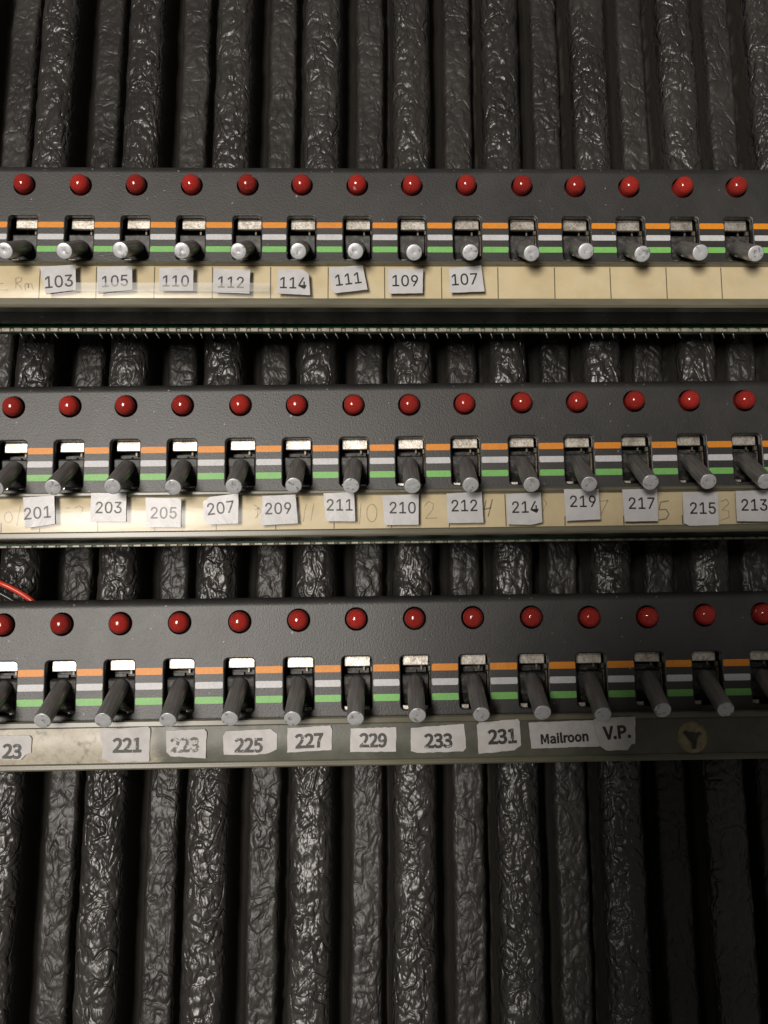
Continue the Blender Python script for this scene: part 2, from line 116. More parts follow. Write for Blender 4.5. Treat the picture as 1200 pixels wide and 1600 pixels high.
    '9': (452, [(226,524),(258,521),(287,514),(314,501),(338,484),(358,463),(375,438),(387,410),(394,380),(397,347),(395,321),(389,294),(380,267),(366,237),(347,202),(322,164),(205,-8),(135,-8),(306,240),(294,240),(295,243),(289,235),(282,227),(274,220),(252,199),(260,194),(247,190),(233,187),(218,187),(187,189),(159,196),(133,207),(111,223),(91,242),(76,265),(65,291),(58,320),(55,352),(58,384),(65,413),(78,440),(94,464),(115,485),(139,501),(165,514),(195,521),(226,452),(209,451),(193,446),(178,439),(165,429),(154,418),(145,404),(139,388),(135,370),(133,352),(135,332),(139,315),(145,299),(154,285),(165,274),(178,264),(193,257),(209,253),(226,251),(244,253),(260,257),(274,264),(287,273),(298,285),(307,299),(314,314),(318,332),(319,350),(318,370),(314,387),(307,403),(298,418),(287,429),(275,439),(260,446),(244,451)], [(45,1,0),(44,1,45),(44,2,1),(43,2,44),(43,3,2),(42,3,43),(42,4,3),(41,4,42),(41,46,4),(46,5,4),(41,47,46),(81,5,46),(40,47,41),(40,48,47),(80,5,81),(80,6,5),(40,49,48),(79,6,80),(40,50,49),(78,6,79),(39,50,40),(39,51,50),(77,6,78),(77,7,6),(39,52,51),(76,7,77),(38,52,39),(76,8,7),(38,53,52),(75,8,76),(38,54,53),(74,8,75),(37,54,38),(74,9,8),(37,55,54),(73,9,74),(36,55,37),(36,56,55),(72,9,73),(72,10,9),(36,57,56),(71,10,72),(71,11,10),(35,57,36),(35,58,57),(70,11,71),(70,12,11),(35,59,58),(69,12,70),(34,59,35),(34,60,59),(68,12,69),(68,13,12),(33,60,34),(33,61,60),(67,13,68),(33,62,61),(66,19,67),(19,13,67),(33,63,62),(65,18,66),(18,19,66),(65,24,18),(24,17,18),(20,13,19),(32,63,33),(32,64,63),(64,24,65),(32,24,64),(20,14,13),(21,14,20),(22,14,21),(31,24,32),(23,14,22),(30,24,31),(24,14,23),(30,25,24),(17,14,24),(17,15,14),(29,25,30),(29,26,25),(29,27,26),(28,27,29),(17,16,15)]),
  },
  'B': {
    '0': (194, [(97,-21),(150,-3),(183,49),(193,129),(183,209),(150,260),(97,278),(44,260),(12,209),(1,129),(12,49),(44,-3),(97,39),(84,45),(70,72),(64,129),(70,186),(83,213),(97,219),(111,213),(124,186),(130,129),(124,72),(111,45)], [(7,5,6),(8,17,7),(17,18,7),(18,5,7),(18,19,5),(19,4,5),(8,16,17),(20,4,19),(9,16,8),(20,3,4),(21,3,20),(9,15,16),(10,15,9),(10,14,15),(22,3,21),(22,2,3),(10,13,14),(23,2,22),(11,13,10),(23,1,2),(11,12,13),(12,1,23),(11,1,12),(0,1,11)]),
    '1': (194, [(15,-16),(188,-16),(188,43),(136,43),(136,273),(92,273),(74,264),(59,259),(26,251),(26,202),(72,202),(72,43),(15,43)], [(6,4,5),(6,10,4),(10,3,4),(7,10,6),(8,10,7),(9,10,8),(11,3,10),(0,11,12),(0,3,11),(0,2,3),(0,1,2)]),
    '2': (187, [(-1,-16),(193,-16),(193,44),(106,44),(91,43),(76,42),(96,41),(129,71),(167,128),(181,186),(170,234),(138,266),(90,277),(55,272),(26,257),(-9,224),(33,183),(58,208),(72,216),(85,219),(103,214),(113,203),(117,185),(106,145),(70,94),(-1,26)], [(13,11,12),(14,11,13),(14,10,11),(15,19,14),(19,10,14),(15,18,19),(20,10,19),(15,17,18),(21,10,20),(21,9,10),(16,17,15),(22,9,21),(22,8,9),(23,8,22),(24,8,23),(24,7,8),(25,7,24),(25,6,7),(4,2,3),(4,1,2),(5,1,4),(6,1,5),(25,1,6),(0,1,25)]),
    '3': (188, [(93,-21),(141,-11),(178,20),(191,68),(182,107),(158,135),(136,144),(136,126),(155,136),(175,163),(182,198),(170,241),(137,269),(91,277),(59,273),(32,260),(-3,233),(35,188),(61,210),(75,217),(90,219),(105,216),(114,208),(117,195),(113,179),(98,167),(46,159),(46,107),(103,99),(121,87),(126,70),(121,53),(110,43),(90,38),(69,42),(52,50),(24,74),(-12,29),(21,0),(52,-15)], [(14,12,13),(15,12,14),(15,11,12),(16,20,15),(20,11,15),(16,19,20),(21,11,20),(16,18,19),(21,10,11),(17,18,16),(22,10,21),(23,10,22),(23,9,10),(24,9,23),(25,9,24),(25,8,9),(26,8,25),(26,7,8),(27,7,26),(27,6,7),(27,5,6),(27,28,5),(28,4,5),(29,4,28),(29,3,4),(30,3,29),(31,3,30),(31,2,3),(37,35,36),(32,2,31),(37,34,35),(38,34,37),(32,1,2),(33,1,32),(38,33,34),(38,1,33),(39,1,38),(39,0,1)]),
    '4': (195, [(103,-16),(165,-16),(165,55),(199,55),(199,112),(165,112),(165,273),(105,273),(-9,96),(-9,55),(103,55),(103,112),(70,112),(112,175),(120,189),(127,202),(129,206),(104,206),(104,207),(103,190),(103,175)], [(8,6,7),(8,16,6),(16,17,6),(17,5,6),(8,15,16),(18,5,17),(8,14,15),(19,5,18),(8,13,14),(20,5,19),(8,12,13),(11,5,20),(8,11,12),(8,5,11),(8,4,5),(8,3,4),(9,3,8),(10,3,9),(0,2,10),(2,3,10),(0,1,2)]),
    '5': (188, [(93,-21),(141,-9),(178,27),(192,83),(180,138),(145,171),(99,181),(81,180),(66,176),(78,181),(81,213),(179,213),(179,273),(24,273),(13,128),(47,107),(68,120),(78,124),(89,125),(110,120),(122,107),(127,83),(121,58),(108,44),(88,38),(67,42),(51,50),(23,74),(-13,27),(21,-1),(52,-15)], [(14,10,13),(10,12,13),(10,11,12),(14,9,10),(7,5,6),(8,5,7),(9,5,8),(9,4,5),(14,18,9),(18,4,9),(14,17,18),(19,4,18),(14,16,17),(15,16,14),(20,4,19),(20,3,4),(21,3,20),(21,2,3),(22,2,21),(28,26,27),(23,2,22),(28,25,26),(23,1,2),(24,1,23),(29,25,28),(29,24,25),(29,1,24),(30,1,29),(30,0,1)]),
    '6': (191, [(105,-21),(151,-8),(184,27),(196,78),(185,131),(154,165),(108,176),(82,171),(58,158),(66,160),(75,185),(93,211),(117,219),(126,217),(136,212),(157,193),(198,236),(167,262),(143,273),(113,278),(58,262),(18,210),(3,123),(16,46),(51,-4),(68,98),(78,109),(91,117),(102,119),(119,114),(129,102),(133,79),(128,55),(118,42),(105,38),(88,44),(74,64)], [(20,18,19),(20,17,18),(20,16,17),(21,11,20),(11,12,20),(12,16,20),(13,16,12),(13,14,16),(14,15,16),(21,10,11),(22,10,21),(22,9,10),(7,5,6),(8,5,7),(8,4,5),(9,28,8),(28,4,8),(9,27,28),(29,4,28),(9,26,27),(22,26,9),(30,4,29),(30,3,4),(23,25,22),(25,26,22),(31,3,30),(23,36,25),(32,3,31),(32,2,3),(23,35,36),(24,35,23),(33,2,32),(33,1,2),(24,34,35),(34,1,33),(24,1,34),(0,1,24)]),
    '7': (194, [(51,-16),(117,-16),(126,86),(147,157),(194,233),(194,273),(1,273),(1,213),(114,213),(87,167),(63,90)], [(7,5,6),(7,4,5),(7,8,4),(8,3,4),(9,3,8),(9,2,3),(10,2,9),(10,1,2),(0,1,10)]),
    '8': (193, [(98,-21),(147,-10),(182,19),(195,61),(187,99),(168,125),(151,137),(151,124),(163,136),(179,161),(186,193),(175,236),(144,266),(99,277),(55,267),(24,238),(12,196),(18,165),(34,141),(47,129),(47,143),(29,130),(8,101),(0,63),(13,19),(48,-10),(111,159),(96,166),(79,179),(74,196),(77,209),(85,217),(98,220),(113,216),(122,207),(126,191),(123,178),(117,165),(98,36),(78,40),(66,51),(61,67),(64,83),(74,98),(83,106),(105,96),(125,81),(131,62),(127,49),(117,40)], [(14,12,13),(15,12,14),(15,32,12),(32,11,12),(15,31,32),(33,11,32),(15,30,31),(34,11,33),(16,30,15),(34,10,11),(16,29,30),(35,10,34),(17,29,16),(17,28,29),(35,9,10),(36,9,35),(37,9,36),(18,28,17),(18,27,28),(37,8,9),(26,8,37),(18,26,27),(19,26,18),(26,7,8),(19,7,26),(20,7,19),(21,44,20),(44,7,20),(44,6,7),(44,5,6),(21,43,44),(45,5,44),(22,43,21),(45,4,5),(46,4,45),(22,42,43),(23,42,22),(46,3,4),(47,3,46),(23,41,42),(23,40,41),(24,40,23),(48,3,47),(48,2,3),(24,39,40),(49,2,48),(25,39,24),(49,1,2),(25,38,39),(38,1,49),(25,1,38),(25,0,1)]),
    '9': (191, [(84,-21),(138,-4),(177,49),(192,139),(179,214),(143,262),(89,278),(43,265),(11,229),(-1,178),(9,126),(40,92),(86,81),(113,86),(137,99),(129,97),(120,72),(102,46),(80,38),(70,40),(59,45),(36,64),(-3,20),(28,-5),(52,-17),(128,160),(117,148),(103,140),(92,138),(75,142),(66,155),(62,178),(66,202),(77,215),(89,220),(107,214),(121,194)], [(7,5,6),(8,5,7),(8,34,5),(34,35,5),(35,4,5),(8,33,34),(8,32,33),(36,4,35),(9,32,8),(9,31,32),(36,3,4),(25,3,36),(10,31,9),(10,30,31),(26,3,25),(10,29,30),(26,15,3),(15,2,3),(27,15,26),(11,29,10),(27,14,15),(16,2,15),(11,28,29),(28,14,27),(11,14,28),(11,13,14),(12,13,11),(17,2,16),(17,1,2),(22,20,21),(18,1,17),(22,19,20),(22,18,19),(22,1,18),(23,1,22),(23,0,1),(24,0,23)]),
    'M': (284, [(19,-16),(78,-16),(78,178),(118,28),(166,28),(206,178),(206,-16),(265,-16),(265,273),(190,273),(142,118),(94,273),(19,273)], [(0,1,2,3,4,5,6,7,8,9,10,11,12)]),
    'a': (197, [(76,-21),(103,-16),(128,-5),(144,7),(126,7),(129,-16),(185,-16),(185,118),(178,165),(150,199),(104,211),(70,207),(42,196),(7,176),(35,126),(65,143),(81,150),(97,152),(112,148),(119,138),(119,133),(65,122),(20,95),(4,50),(14,12),(40,-13),(85,38),(75,39),(70,43),(68,51),(72,62),(92,74),(121,80),(121,54),(111,46),(98,40)], [(11,9,10),(12,9,11),(12,8,9),(13,17,12),(17,8,12),(14,15,13),(15,16,13),(16,17,13),(18,8,17),(19,8,18),(19,7,8),(20,7,19),(21,7,20),(21,32,7),(32,6,7),(22,32,21),(22,31,32),(33,6,32),(22,30,31),(23,30,22),(23,29,30),(23,28,29),(24,28,23),(34,4,33),(4,6,33),(24,27,28),(35,4,34),(24,26,27),(26,3,35),(3,4,35),(26,2,3),(5,6,4),(24,2,26),(25,2,24),(25,1,2),(0,1,25)]),
    'i': (96, [(48,213),(68,217),(81,231),(86,251),(81,270),(67,283),(48,288),(29,283),(15,270),(11,251),(15,231),(29,218),(16,-16),(80,-16),(80,206),(16,206)], [(12,14,15),(12,13,14),(7,5,6),(8,5,7),(8,4,5),(9,4,8),(9,3,4),(10,3,9),(10,2,3),(11,2,10),(11,1,2),(0,1,11)]),
    'l': (97, [(64,-21),(75,-20),(83,-19),(103,-13),(93,41),(75,38),(74,38),(75,38),(79,37),(81,34),(80,37),(80,295),(16,295),(16,37),(20,8),(37,-14)], [(13,11,12),(13,10,11),(14,10,13),(14,9,10),(14,8,9),(14,7,8),(5,3,4),(6,3,5),(7,3,6),(14,3,7),(15,3,14),(0,3,15),(0,2,3),(0,1,2)]),
    'r': (133, [(16,-16),(80,-16),(80,118),(91,138),(103,147),(114,150),(117,150),(121,149),(143,143),(155,201),(135,209),(126,211),(115,211),(89,205),(66,188),(54,171),(76,171),(73,206),(16,206)], [(13,11,12),(13,10,11),(13,9,10),(13,8,9),(14,7,13),(7,8,13),(0,17,18),(0,16,17),(15,5,14),(5,6,14),(6,7,14),(15,4,5),(15,3,4),(0,15,16),(0,2,15),(2,3,15),(0,1,2)]),
    'o': (212, [(106,-21),(158,-7),(196,33),(210,95),(196,157),(158,197),(106,212),(54,197),(16,157),(2,95),(16,33),(54,-7),(106,39),(87,45),(73,63),(67,95),(73,127),(87,145),(106,151),(125,145),(139,127),(145,95),(139,63),(125,45)], [(7,5,6),(8,5,7),(8,18,5),(18,4,5),(8,17,18),(19,4,18),(20,4,19),(8,16,17),(20,3,4),(9,16,8),(9,15,16),(21,3,20),(10,15,9),(10,14,15),(22,3,21),(22,2,3),(10,13,14),(23,2,22),(11,13,10),(23,1,2),(12,1,23),(11,12,13),(11,1,12),(0,1,11)]),
    'n': (214, [(16,-16),(80,-16),(80,131),(92,141),(104,149),(116,151),(127,148),(133,139),(136,115),(136,-16),(200,-16),(200,122),(193,168),(168,201),(127,211),(97,206),(72,192),(56,178),(76,178),(73,206),(16,206)], [(15,13,14),(16,13,15),(0,19,20),(0,18,19),(16,12,13),(17,5,16),(5,12,16),(17,4,5),(6,12,5),(17,3,4),(0,17,18),(0,2,17),(2,3,17),(7,12,6),(7,11,12),(8,11,7),(0,1,2),(8,10,11),(9,10,8)]),
    'V': (189, [(71,-16),(131,-16),(223,273),(156,273),(112,122),(104,93),(96,66),(90,49),(113,49),(107,66),(100,93),(91,122),(46,273),(-22,273)], [(0,12,13),(0,11,12),(4,2,3),(4,1,2),(0,10,11),(5,1,4),(0,9,10),(6,1,5),(0,8,9),(7,1,6),(0,7,8),(0,1,7)]),
    'P': (221, [(19,-16),(84,-16),(84,86),(111,86),(166,96),(207,127),(221,181),(206,236),(165,265),(110,273),(19,273),(84,145),(84,214),(103,214),(136,211),(151,201),(156,181),(151,160),(137,149),(105,145)], [(0,12,10),(12,9,10),(12,8,9),(12,13,8),(13,7,8),(0,11,12),(14,7,13),(15,7,14),(15,6,7),(16,6,15),(17,6,16),(17,5,6),(18,5,17),(18,4,5),(19,4,18),(0,2,11),(2,19,11),(2,4,19),(2,3,4),(0,1,2)]),
    '.': (97, [(49,-21),(69,-16),(83,-1),(88,20),(83,41),(69,55),(49,61),(29,55),(14,40),(9,20),(14,-1),(29,-16)], [(7,5,6),(8,5,7),(8,4,5),(9,4,8),(9,3,4),(10,3,9),(10,2,3),(10,1,2),(11,1,10),(11,0,1)]),
  },
}

# ---------------------------------------------------------------- material helpers
def new_mat(name):
    mt = bpy.data.materials.new(name); mt.use_nodes = True
    nt = mt.node_tree; b = nt.nodes['Principled BSDF']
    return mt, nt, b
def N(nt, t, **kw):
    n = nt.nodes.new(t)
    for k, v in kw.items():
        if k in n.inputs: n.inputs[k].default_value = v
        else: setattr(n, k, v)
    return n
def L(nt, a, b): nt.links.new(a, b)
def noise(nt, vec, scale, detail=3, rough=0.55, dist=0.0):
    n = N(nt, 'ShaderNodeTexNoise'); n.inputs['Scale'].default_value = scale
    n.inputs['Detail'].default_value = detail; n.inputs['Roughness'].default_value = rough
    n.inputs['Distortion'].default_value = dist
    L(nt, vec, n.inputs['Vector']); return n.outputs['Fac']
def ramp(nt, fac, a, b, ca=(0, 0, 0, 1), cb=(1, 1, 1, 1)):
    r = N(nt, 'ShaderNodeMapRange'); r.inputs['From Min'].default_value = a; r.inputs['From Max'].default_value = b
    r.interpolation_type = 'SMOOTHSTEP'; L(nt, fac, r.inputs['Value']); return r.outputs['Result']
def mixc(nt, fac, a, b):
    x = N(nt, 'ShaderNodeMix'); x.data_type = 'RGBA'
    if isinstance(fac, float): x.inputs[0].default_value = fac
    else: L(nt, fac, x.inputs[0])
    for s, v in ((6, a), (7, b)):
        if isinstance(v, tuple): x.inputs[s].default_value = (*v, 1) if len(v) == 3 else v
        else: L(nt, v, x.inputs[s])
    return x.outputs[2]
def mth(nt, op, a, b=None):
    x = N(nt, 'ShaderNodeMath'); x.operation = op
    for s, v in ((0, a), (1, b)):
        if v is None: continue
        if isinstance(v, (int, float)): x.inputs[s].default_value = v
        else: L(nt, v, x.inputs[s])
    return x.outputs[0]
def coords(nt, stretch=(1, 1, 1), per_object=False):
    t = N(nt, 'ShaderNodeTexCoord'); v = t.outputs['Object']
    mp = N(nt, 'ShaderNodeMapping'); mp.inputs['Scale'].default_value = stretch
    L(nt, v, mp.inputs['Vector'])
    if per_object:
        oi = N(nt, 'ShaderNodeObjectInfo')
        cb = N(nt, 'ShaderNodeCombineXYZ'); L(nt, oi.outputs['Random'], cb.inputs[0]); L(nt, oi.outputs['Random'], cb.inputs[2])
        L(nt, cb.outputs[0], mp.inputs['Location'])
    return mp.outputs['Vector']
def bump(nt, b, height, strength, dist):
    n = N(nt, 'ShaderNodeBump'); n.inputs['Strength'].default_value = strength; n.inputs['Distance'].default_value = dist
    L(nt, height, n.inputs['Height']); L(nt, n.outputs['Normal'], b.inputs['Normal']); return n
def simple(name, col, rough, metal=0.0, spec=0.5, var=0.0, scale=600, bump_d=0.0, per_object=False, stretch=(1, 1, 1), rvar=0.0):
    mt, nt, b = new_mat(name)
    b.inputs['Base Color'].default_value = (*col, 1); b.inputs['Roughness'].default_value = rough
    b.inputs['Metallic'].default_value = metal; b.inputs['Specular IOR Level'].default_value = spec
    if var or bump_d or rvar:
        v = coords(nt, stretch, per_object); f = noise(nt, v, scale, 4, 0.6)
        if var:
            L(nt, mixc(nt, ramp(nt, f, 0.3, 0.7), tuple(c * (1 - var) for c in col), tuple(min(1, c * (1 + var)) for c in col)), b.inputs['Base Color'])
        if rvar:
            L(nt, mth(nt, 'ADD', mth(nt, 'MULTIPLY', f, rvar), rough - rvar / 2), b.inputs['Roughness'])
        if bump_d: bump(nt, b, f, 1.0, bump_d)
    return mt

M = {}
# satin black paint with a fine grain, dust specks and faint smears
mt, nt, b = new_mat('black_satin_paint'); M['paint'] = mt
v = coords(nt)
grain = noise(nt, v, 2600, 2, 0.6); smear = noise(nt, v, 60, 5, 0.65, 0.6); speck = noise(nt, v, 900, 1, 0.4)
base = mixc(nt, ramp(nt, smear, 0.35, 0.75), (0.015, 0.0146, 0.0145), (0.029, 0.028, 0.0265))
base = mixc(nt, ramp(nt, speck, 0.745, 0.775), base, (0.24, 0.23, 0.215))
scr = noise(nt, coords(nt, (0.12, 1, 1)), 2400, 1, 0.4)
base = mixc(nt, mth(nt, 'MULTIPLY', ramp(nt, scr, 0.765, 0.81), 0.6), base, (0.12, 0.12, 0.115))
L(nt, base, b.inputs['Base Color'])
L(nt, mth(nt, 'ADD', mth(nt, 'MULTIPLY', smear, 0.12), 0.405), b.inputs['Roughness'])
b.inputs['Specular IOR Level'].default_value = 0.72
fine = noise(nt, v, 1500, 3, 0.7)
bump(nt, b, mth(nt, 'ADD', grain, mth(nt, 'MULTIPLY', fine, 0.8)), 1.0, 0.00005)
M['chassis'] = simple('chassis_black', (0.010, 0.010, 0.010), 0.55, var=0.3)
for k, c in (('orange', (0.78, 0.27, 0.015)), ('white', (0.60, 0.60, 0.62)), ('green', (0.20, 0.52, 0.13))):
    mt, nt, b = new_mat(k + '_stripe_paint'); M[k] = mt
    v = coords(nt); f = noise(nt, v, 1500, 3, 0.7); wv = noise(nt, v, 500, 3, 0.7)
    col = mixc(nt, ramp(nt, f, 0.35, 0.7), tuple(x * 0.9 for x in c), tuple(min(1, x * 1.06) for x in c))
    col = mixc(nt, ramp(nt, wv, 0.69, 0.74), col, (0.06, 0.058, 0.055))
    gr = noise(nt, v, 130, 5, 0.7)
    col = mixc(nt, mth(nt, 'MULTIPLY', ramp(nt, gr, 0.5, 0.8), 0.3), col, (0.12, 0.11, 0.10))
    L(nt, col, b.inputs['Base Color']); b.inputs['Roughness'].default_value = 0.45
    bump(nt, b, noise(nt, v, 2000, 3, 0.7), 0.8, 0.00006)
# red lamp plastic
mt, nt, b = new_mat('red_lamp_plastic'); M['red'] = mt
oi = N(nt, 'ShaderNodeObjectInfo'); v = coords(nt, per_object=True)
col = mixc(nt, oi.outputs['Random'], (0.25, 0.018, 0.013), (0.37, 0.024, 0.017))
dust = noise(nt, v, 1300, 4, 0.7); scuff = noise(nt, v, 420, 2, 0.5)
col = mixc(nt, mth(nt, 'MULTIPLY', ramp(nt, dust, 0.5, 0.8), 0.10), col, (0.35, 0.30, 0.27))
col = mixc(nt, mth(nt, 'MULTIPLY', ramp(nt, scuff, 0.735, 0.77), 0.6), col, (0.55, 0.45, 0.42))
L(nt, col, b.inputs['Base Color'])
L(nt, mth(nt, 'ADD', mth(nt, 'MULTIPLY', dust, 0.12), 0.06), b.inputs['Roughness'])
b.inputs['Subsurface Weight'].default_value = 0.7; b.inputs['Subsurface Radius'].default_value = (1.0, 0.12, 0.08)
b.inputs['Subsurface Scale'].default_value = 0.0022
b.inputs['IOR'].default_value = 1.5
# metals
mt, nt, b = new_mat('satin_nickel'); M['plate'] = mt
v = coords(nt, per_object=True); f = noise(nt, v, 2200, 3, 0.7); g = noise(nt, v, 350, 4, 0.6)
L(nt, mixc(nt, ramp(nt, mth(nt, 'ADD', mth(nt, 'MULTIPLY', f, 0.5), mth(nt, 'MULTIPLY', g, 0.5)), 0.36, 0.62), (0.34, 0.30, 0.25), (0.78, 0.74, 0.67)), b.inputs['Base Color'])
b.inputs['Metallic'].default_value = 0.75; b.inputs['Roughness'].default_value = 0.42
bump(nt, b, f, 0.6, 0.00008)
mt, nt, b = new_mat('lever_aluminium'); M['lever'] = mt
v = coords(nt, (1, 1, 0.03), True); f = noise(nt, v, 2600, 3, 0.65); g = noise(nt, coords(nt, per_object=True), 420, 4, 0.6, 0.8)
col = mixc(nt, ramp(nt, f, 0.35, 0.68), (0.20, 0.196, 0.194), (0.30, 0.295, 0.29))
col = mixc(nt, mth(nt, 'MULTIPLY', ramp(nt, g, 0.5, 0.8), 0.4), col, (0.14, 0.13, 0.12))
L(nt, col, b.inputs['Base Color']); b.inputs['Metallic'].default_value = 0.6; b.inputs['Roughness'].default_value = 0.42
bump(nt, b, f, 0.35, 0.00004)
mt, nt, b = new_mat('turned_aluminium_end'); M['lever_end'] = mt
t = N(nt, 'ShaderNodeTexCoord'); ln = N(nt, 'ShaderNodeVectorMath'); ln.operation = 'MULTIPLY'; ln.inputs[1].default_value = (1, 1, 0)
L(nt, t.outputs['Object'], ln.inputs[0])
l2 = N(nt, 'ShaderNodeVectorMath'); l2.operation = 'LENGTH'; L(nt, ln.outputs[0], l2.inputs[0])
cb = N(nt, 'ShaderNodeCombineXYZ'); L(nt, l2.outputs['Value'], cb.inputs[0])
rings = noise(nt, cb.outputs[0], 5200, 2, 0.6)
dirt = noise(nt, coords(nt, per_object=True), 900, 4, 0.65)
col = mixc(nt, ramp(nt, rings, 0.3, 0.7), (0.50, 0.51, 0.53), (0.64, 0.65, 0.67))
col = mixc(nt, ramp(nt, dirt, 0.54, 0.66), col, (0.25, 0.245, 0.24))
L(nt, col, b.inputs['Base Color']); b.inputs['Metallic'].default_value = 0.35; b.inputs['Roughness'].default_value = 0.38
bump(nt, b, rings, 0.5, 0.00003)
# dusty black rocker
mt, nt, b = new_mat('dusty_black_plastic'); M['rocker'] = mt
v = coords(nt, per_object=True); f = noise(nt, v, 700, 5, 0.7)
L(nt, mixc(nt, ramp(nt, f, 0.42, 0.78), (0.012, 0.012, 0.012), (0.13, 0.12, 0.105)), b.inputs['Base Color'])
b.inputs['Roughness'].default_value = 0.5
# papers and inks
mt, nt, b = new_mat('cream_card'); M['cream'] = mt
v = coords(nt); f = noise(nt, v, 110, 5, 0.6); s = noise(nt, v, 420, 3, 0.6); s2 = noise(nt, v, 38, 3, 0.5)
col = mixc(nt, ramp(nt, f, 0.3, 0.7), (0.67, 0.555, 0.345), (0.76, 0.65, 0.43))
col = mixc(nt, mth(nt, 'MULTIPLY', ramp(nt, s2, 0.55, 0.75), 0.4), col, (0.62, 0.44, 0.22))
col = mixc(nt, ramp(nt, s, 0.765, 0.80), col, (0.30, 0.21, 0.11))
L(nt, col, b.inputs['Base Color']); b.inputs['Roughness'].default_value = 0.6
mt, nt, b = new_mat('white_label_paper'); M['paper'] = mt
v = coords(nt, per_object=True); f = noise(nt, v, 260, 5, 0.6)
L(nt, mixc(nt, ramp(nt, f, 0.3, 0.7), (0.50, 0.497, 0.508), (0.585, 0.58, 0.59)), b.inputs['Base Color'])
b.inputs['Roughness'].default_value = 0.34
bump(nt, b, noise(nt, v, 180, 3, 0.6, 1.0), 0.5, 0.0002)
mt, nt, b = new_mat('matt_label_paper'); M['paper_matt'] = mt
v = coords(nt, per_object=True); f = noise(nt, v, 300, 5, 0.6); s = noise(nt, v, 800, 2, 0.5)
col = mixc(nt, ramp(nt, f, 0.3, 0.7), (0.47, 0.458, 0.45), (0.57, 0.555, 0.545))
col = mixc(nt, ramp(nt, s, 0.76, 0.80), col, (0.35, 0.32, 0.28))
L(nt, col, b.inputs['Base Color']); b.inputs['Roughness'].default_value = 0.6
M['paper_edge'] = simple('torn_paper_edge', (0.42, 0.38, 0.32), 0.8, var=0.2)
M['ink'] = simple('black_ink', (0.018, 0.018, 0.02), 0.4)
def worn_or_glare_ink(name, lo, hi, paper=(0.52, 0.508, 0.50), ink=(0.03, 0.028, 0.026)):
    mt, nt, b = new_mat(name)
    v = coords(nt, per_object=True); f = noise(nt, v, 850, 4, 0.7)
    L(nt, mixc(nt, ramp(nt, f, lo, hi), ink, paper), b.inputs['Base Color']); b.inputs['Roughness'].default_value = 0.5
    return mt
M['ink_worn'] = worn_or_glare_ink('flaking_black_ink', 0.57, 0.66)
M['ink_faded'] = worn_or_glare_ink('rubbed_away_black_ink', 0.50, 0.58, ink=(0.08, 0.078, 0.075))
M['ink_glare'] = worn_or_glare_ink('painted_glare_ink', 0.45, 0.85, ink=(0.06, 0.06, 0.06))  # film glare over the figures, painted into the ink as grey
M['ink_glare_pale'] = worn_or_glare_ink('pale_painted_glare_ink', 0.35, 0.9, ink=(0.24, 0.24, 0.24))  # stronger glare, painted in by paling the ink
M['pencil'] = simple('old_pencil', (0.40, 0.33, 0.21), 0.6, var=0.25, scale=900)
M['pencil_dark'] = simple('dark_pencil', (0.22, 0.19, 0.14), 0.55, var=0.3, scale=900)
M['divider'] = simple('dark_divider_line', (0.10, 0.085, 0.06), 0.6)
# clear plastic strip: a thin sheet that lets light straight through and reflects at its surface
mt, nt, b = new_mat('clear_plastic_sheet'); M['clear'] = mt
nt.nodes.remove(b); outn = nt.nodes['Material Output']
tr = N(nt, 'ShaderNodeBsdfTransparent'); tr.inputs['Color'].default_value = (0.95, 0.945, 0.92, 1)
gl = N(nt, 'ShaderNodeBsdfGlossy'); gl.inputs['Roughness'].default_value = 0.22
df = N(nt, 'ShaderNodeBsdfDiffuse'); df.inputs['Color'].default_value = (0.55, 0.53, 0.48, 1)
fr = N(nt, 'ShaderNodeFresnel'); fr.inputs['IOR'].default_value = 1.45
v = coords(nt); haze_f = noise(nt, v, 45, 5, 0.65)
mx = N(nt, 'ShaderNodeMixShader'); L(nt, fr.outputs[0], mx.inputs[0]); L(nt, tr.outputs[0], mx.inputs[1]); L(nt, gl.outputs[0], mx.inputs[2])
m2 = N(nt, 'ShaderNodeMixShader'); L(nt, mth(nt, 'MULTIPLY', ramp(nt, haze_f, 0.35, 0.8), 0.09), m2.inputs[0]); L(nt, mx.outputs[0], m2.inputs[1]); L(nt, df.outputs[0], m2.inputs[2])
L(nt, m2.outputs[0], outn.inputs['Surface'])
bn = N(nt, 'ShaderNodeBump'); bn.inputs['Strength'].default_value = 0.4; bn.inputs['Distance'].default_value = 0.0002
L(nt, noise(nt, coords(nt, (0.3, 1, 1)), 160, 3, 0.6), bn.inputs['Height']); L(nt, bn.outputs[0], gl.inputs['Normal'])
mt, nt, b = new_mat('olive_plastic_rim'); M['rim'] = mt
v = coords(nt, (0.15, 1, 1)); f = noise(nt, v, 300, 4, 0.6)
L(nt, mixc(nt, ramp(nt, f, 0.3, 0.7), (0.105, 0.100, 0.068), (0.16, 0.150, 0.105)), b.inputs['Base Color'])
b.inputs['Roughness'].default_value = 0.28
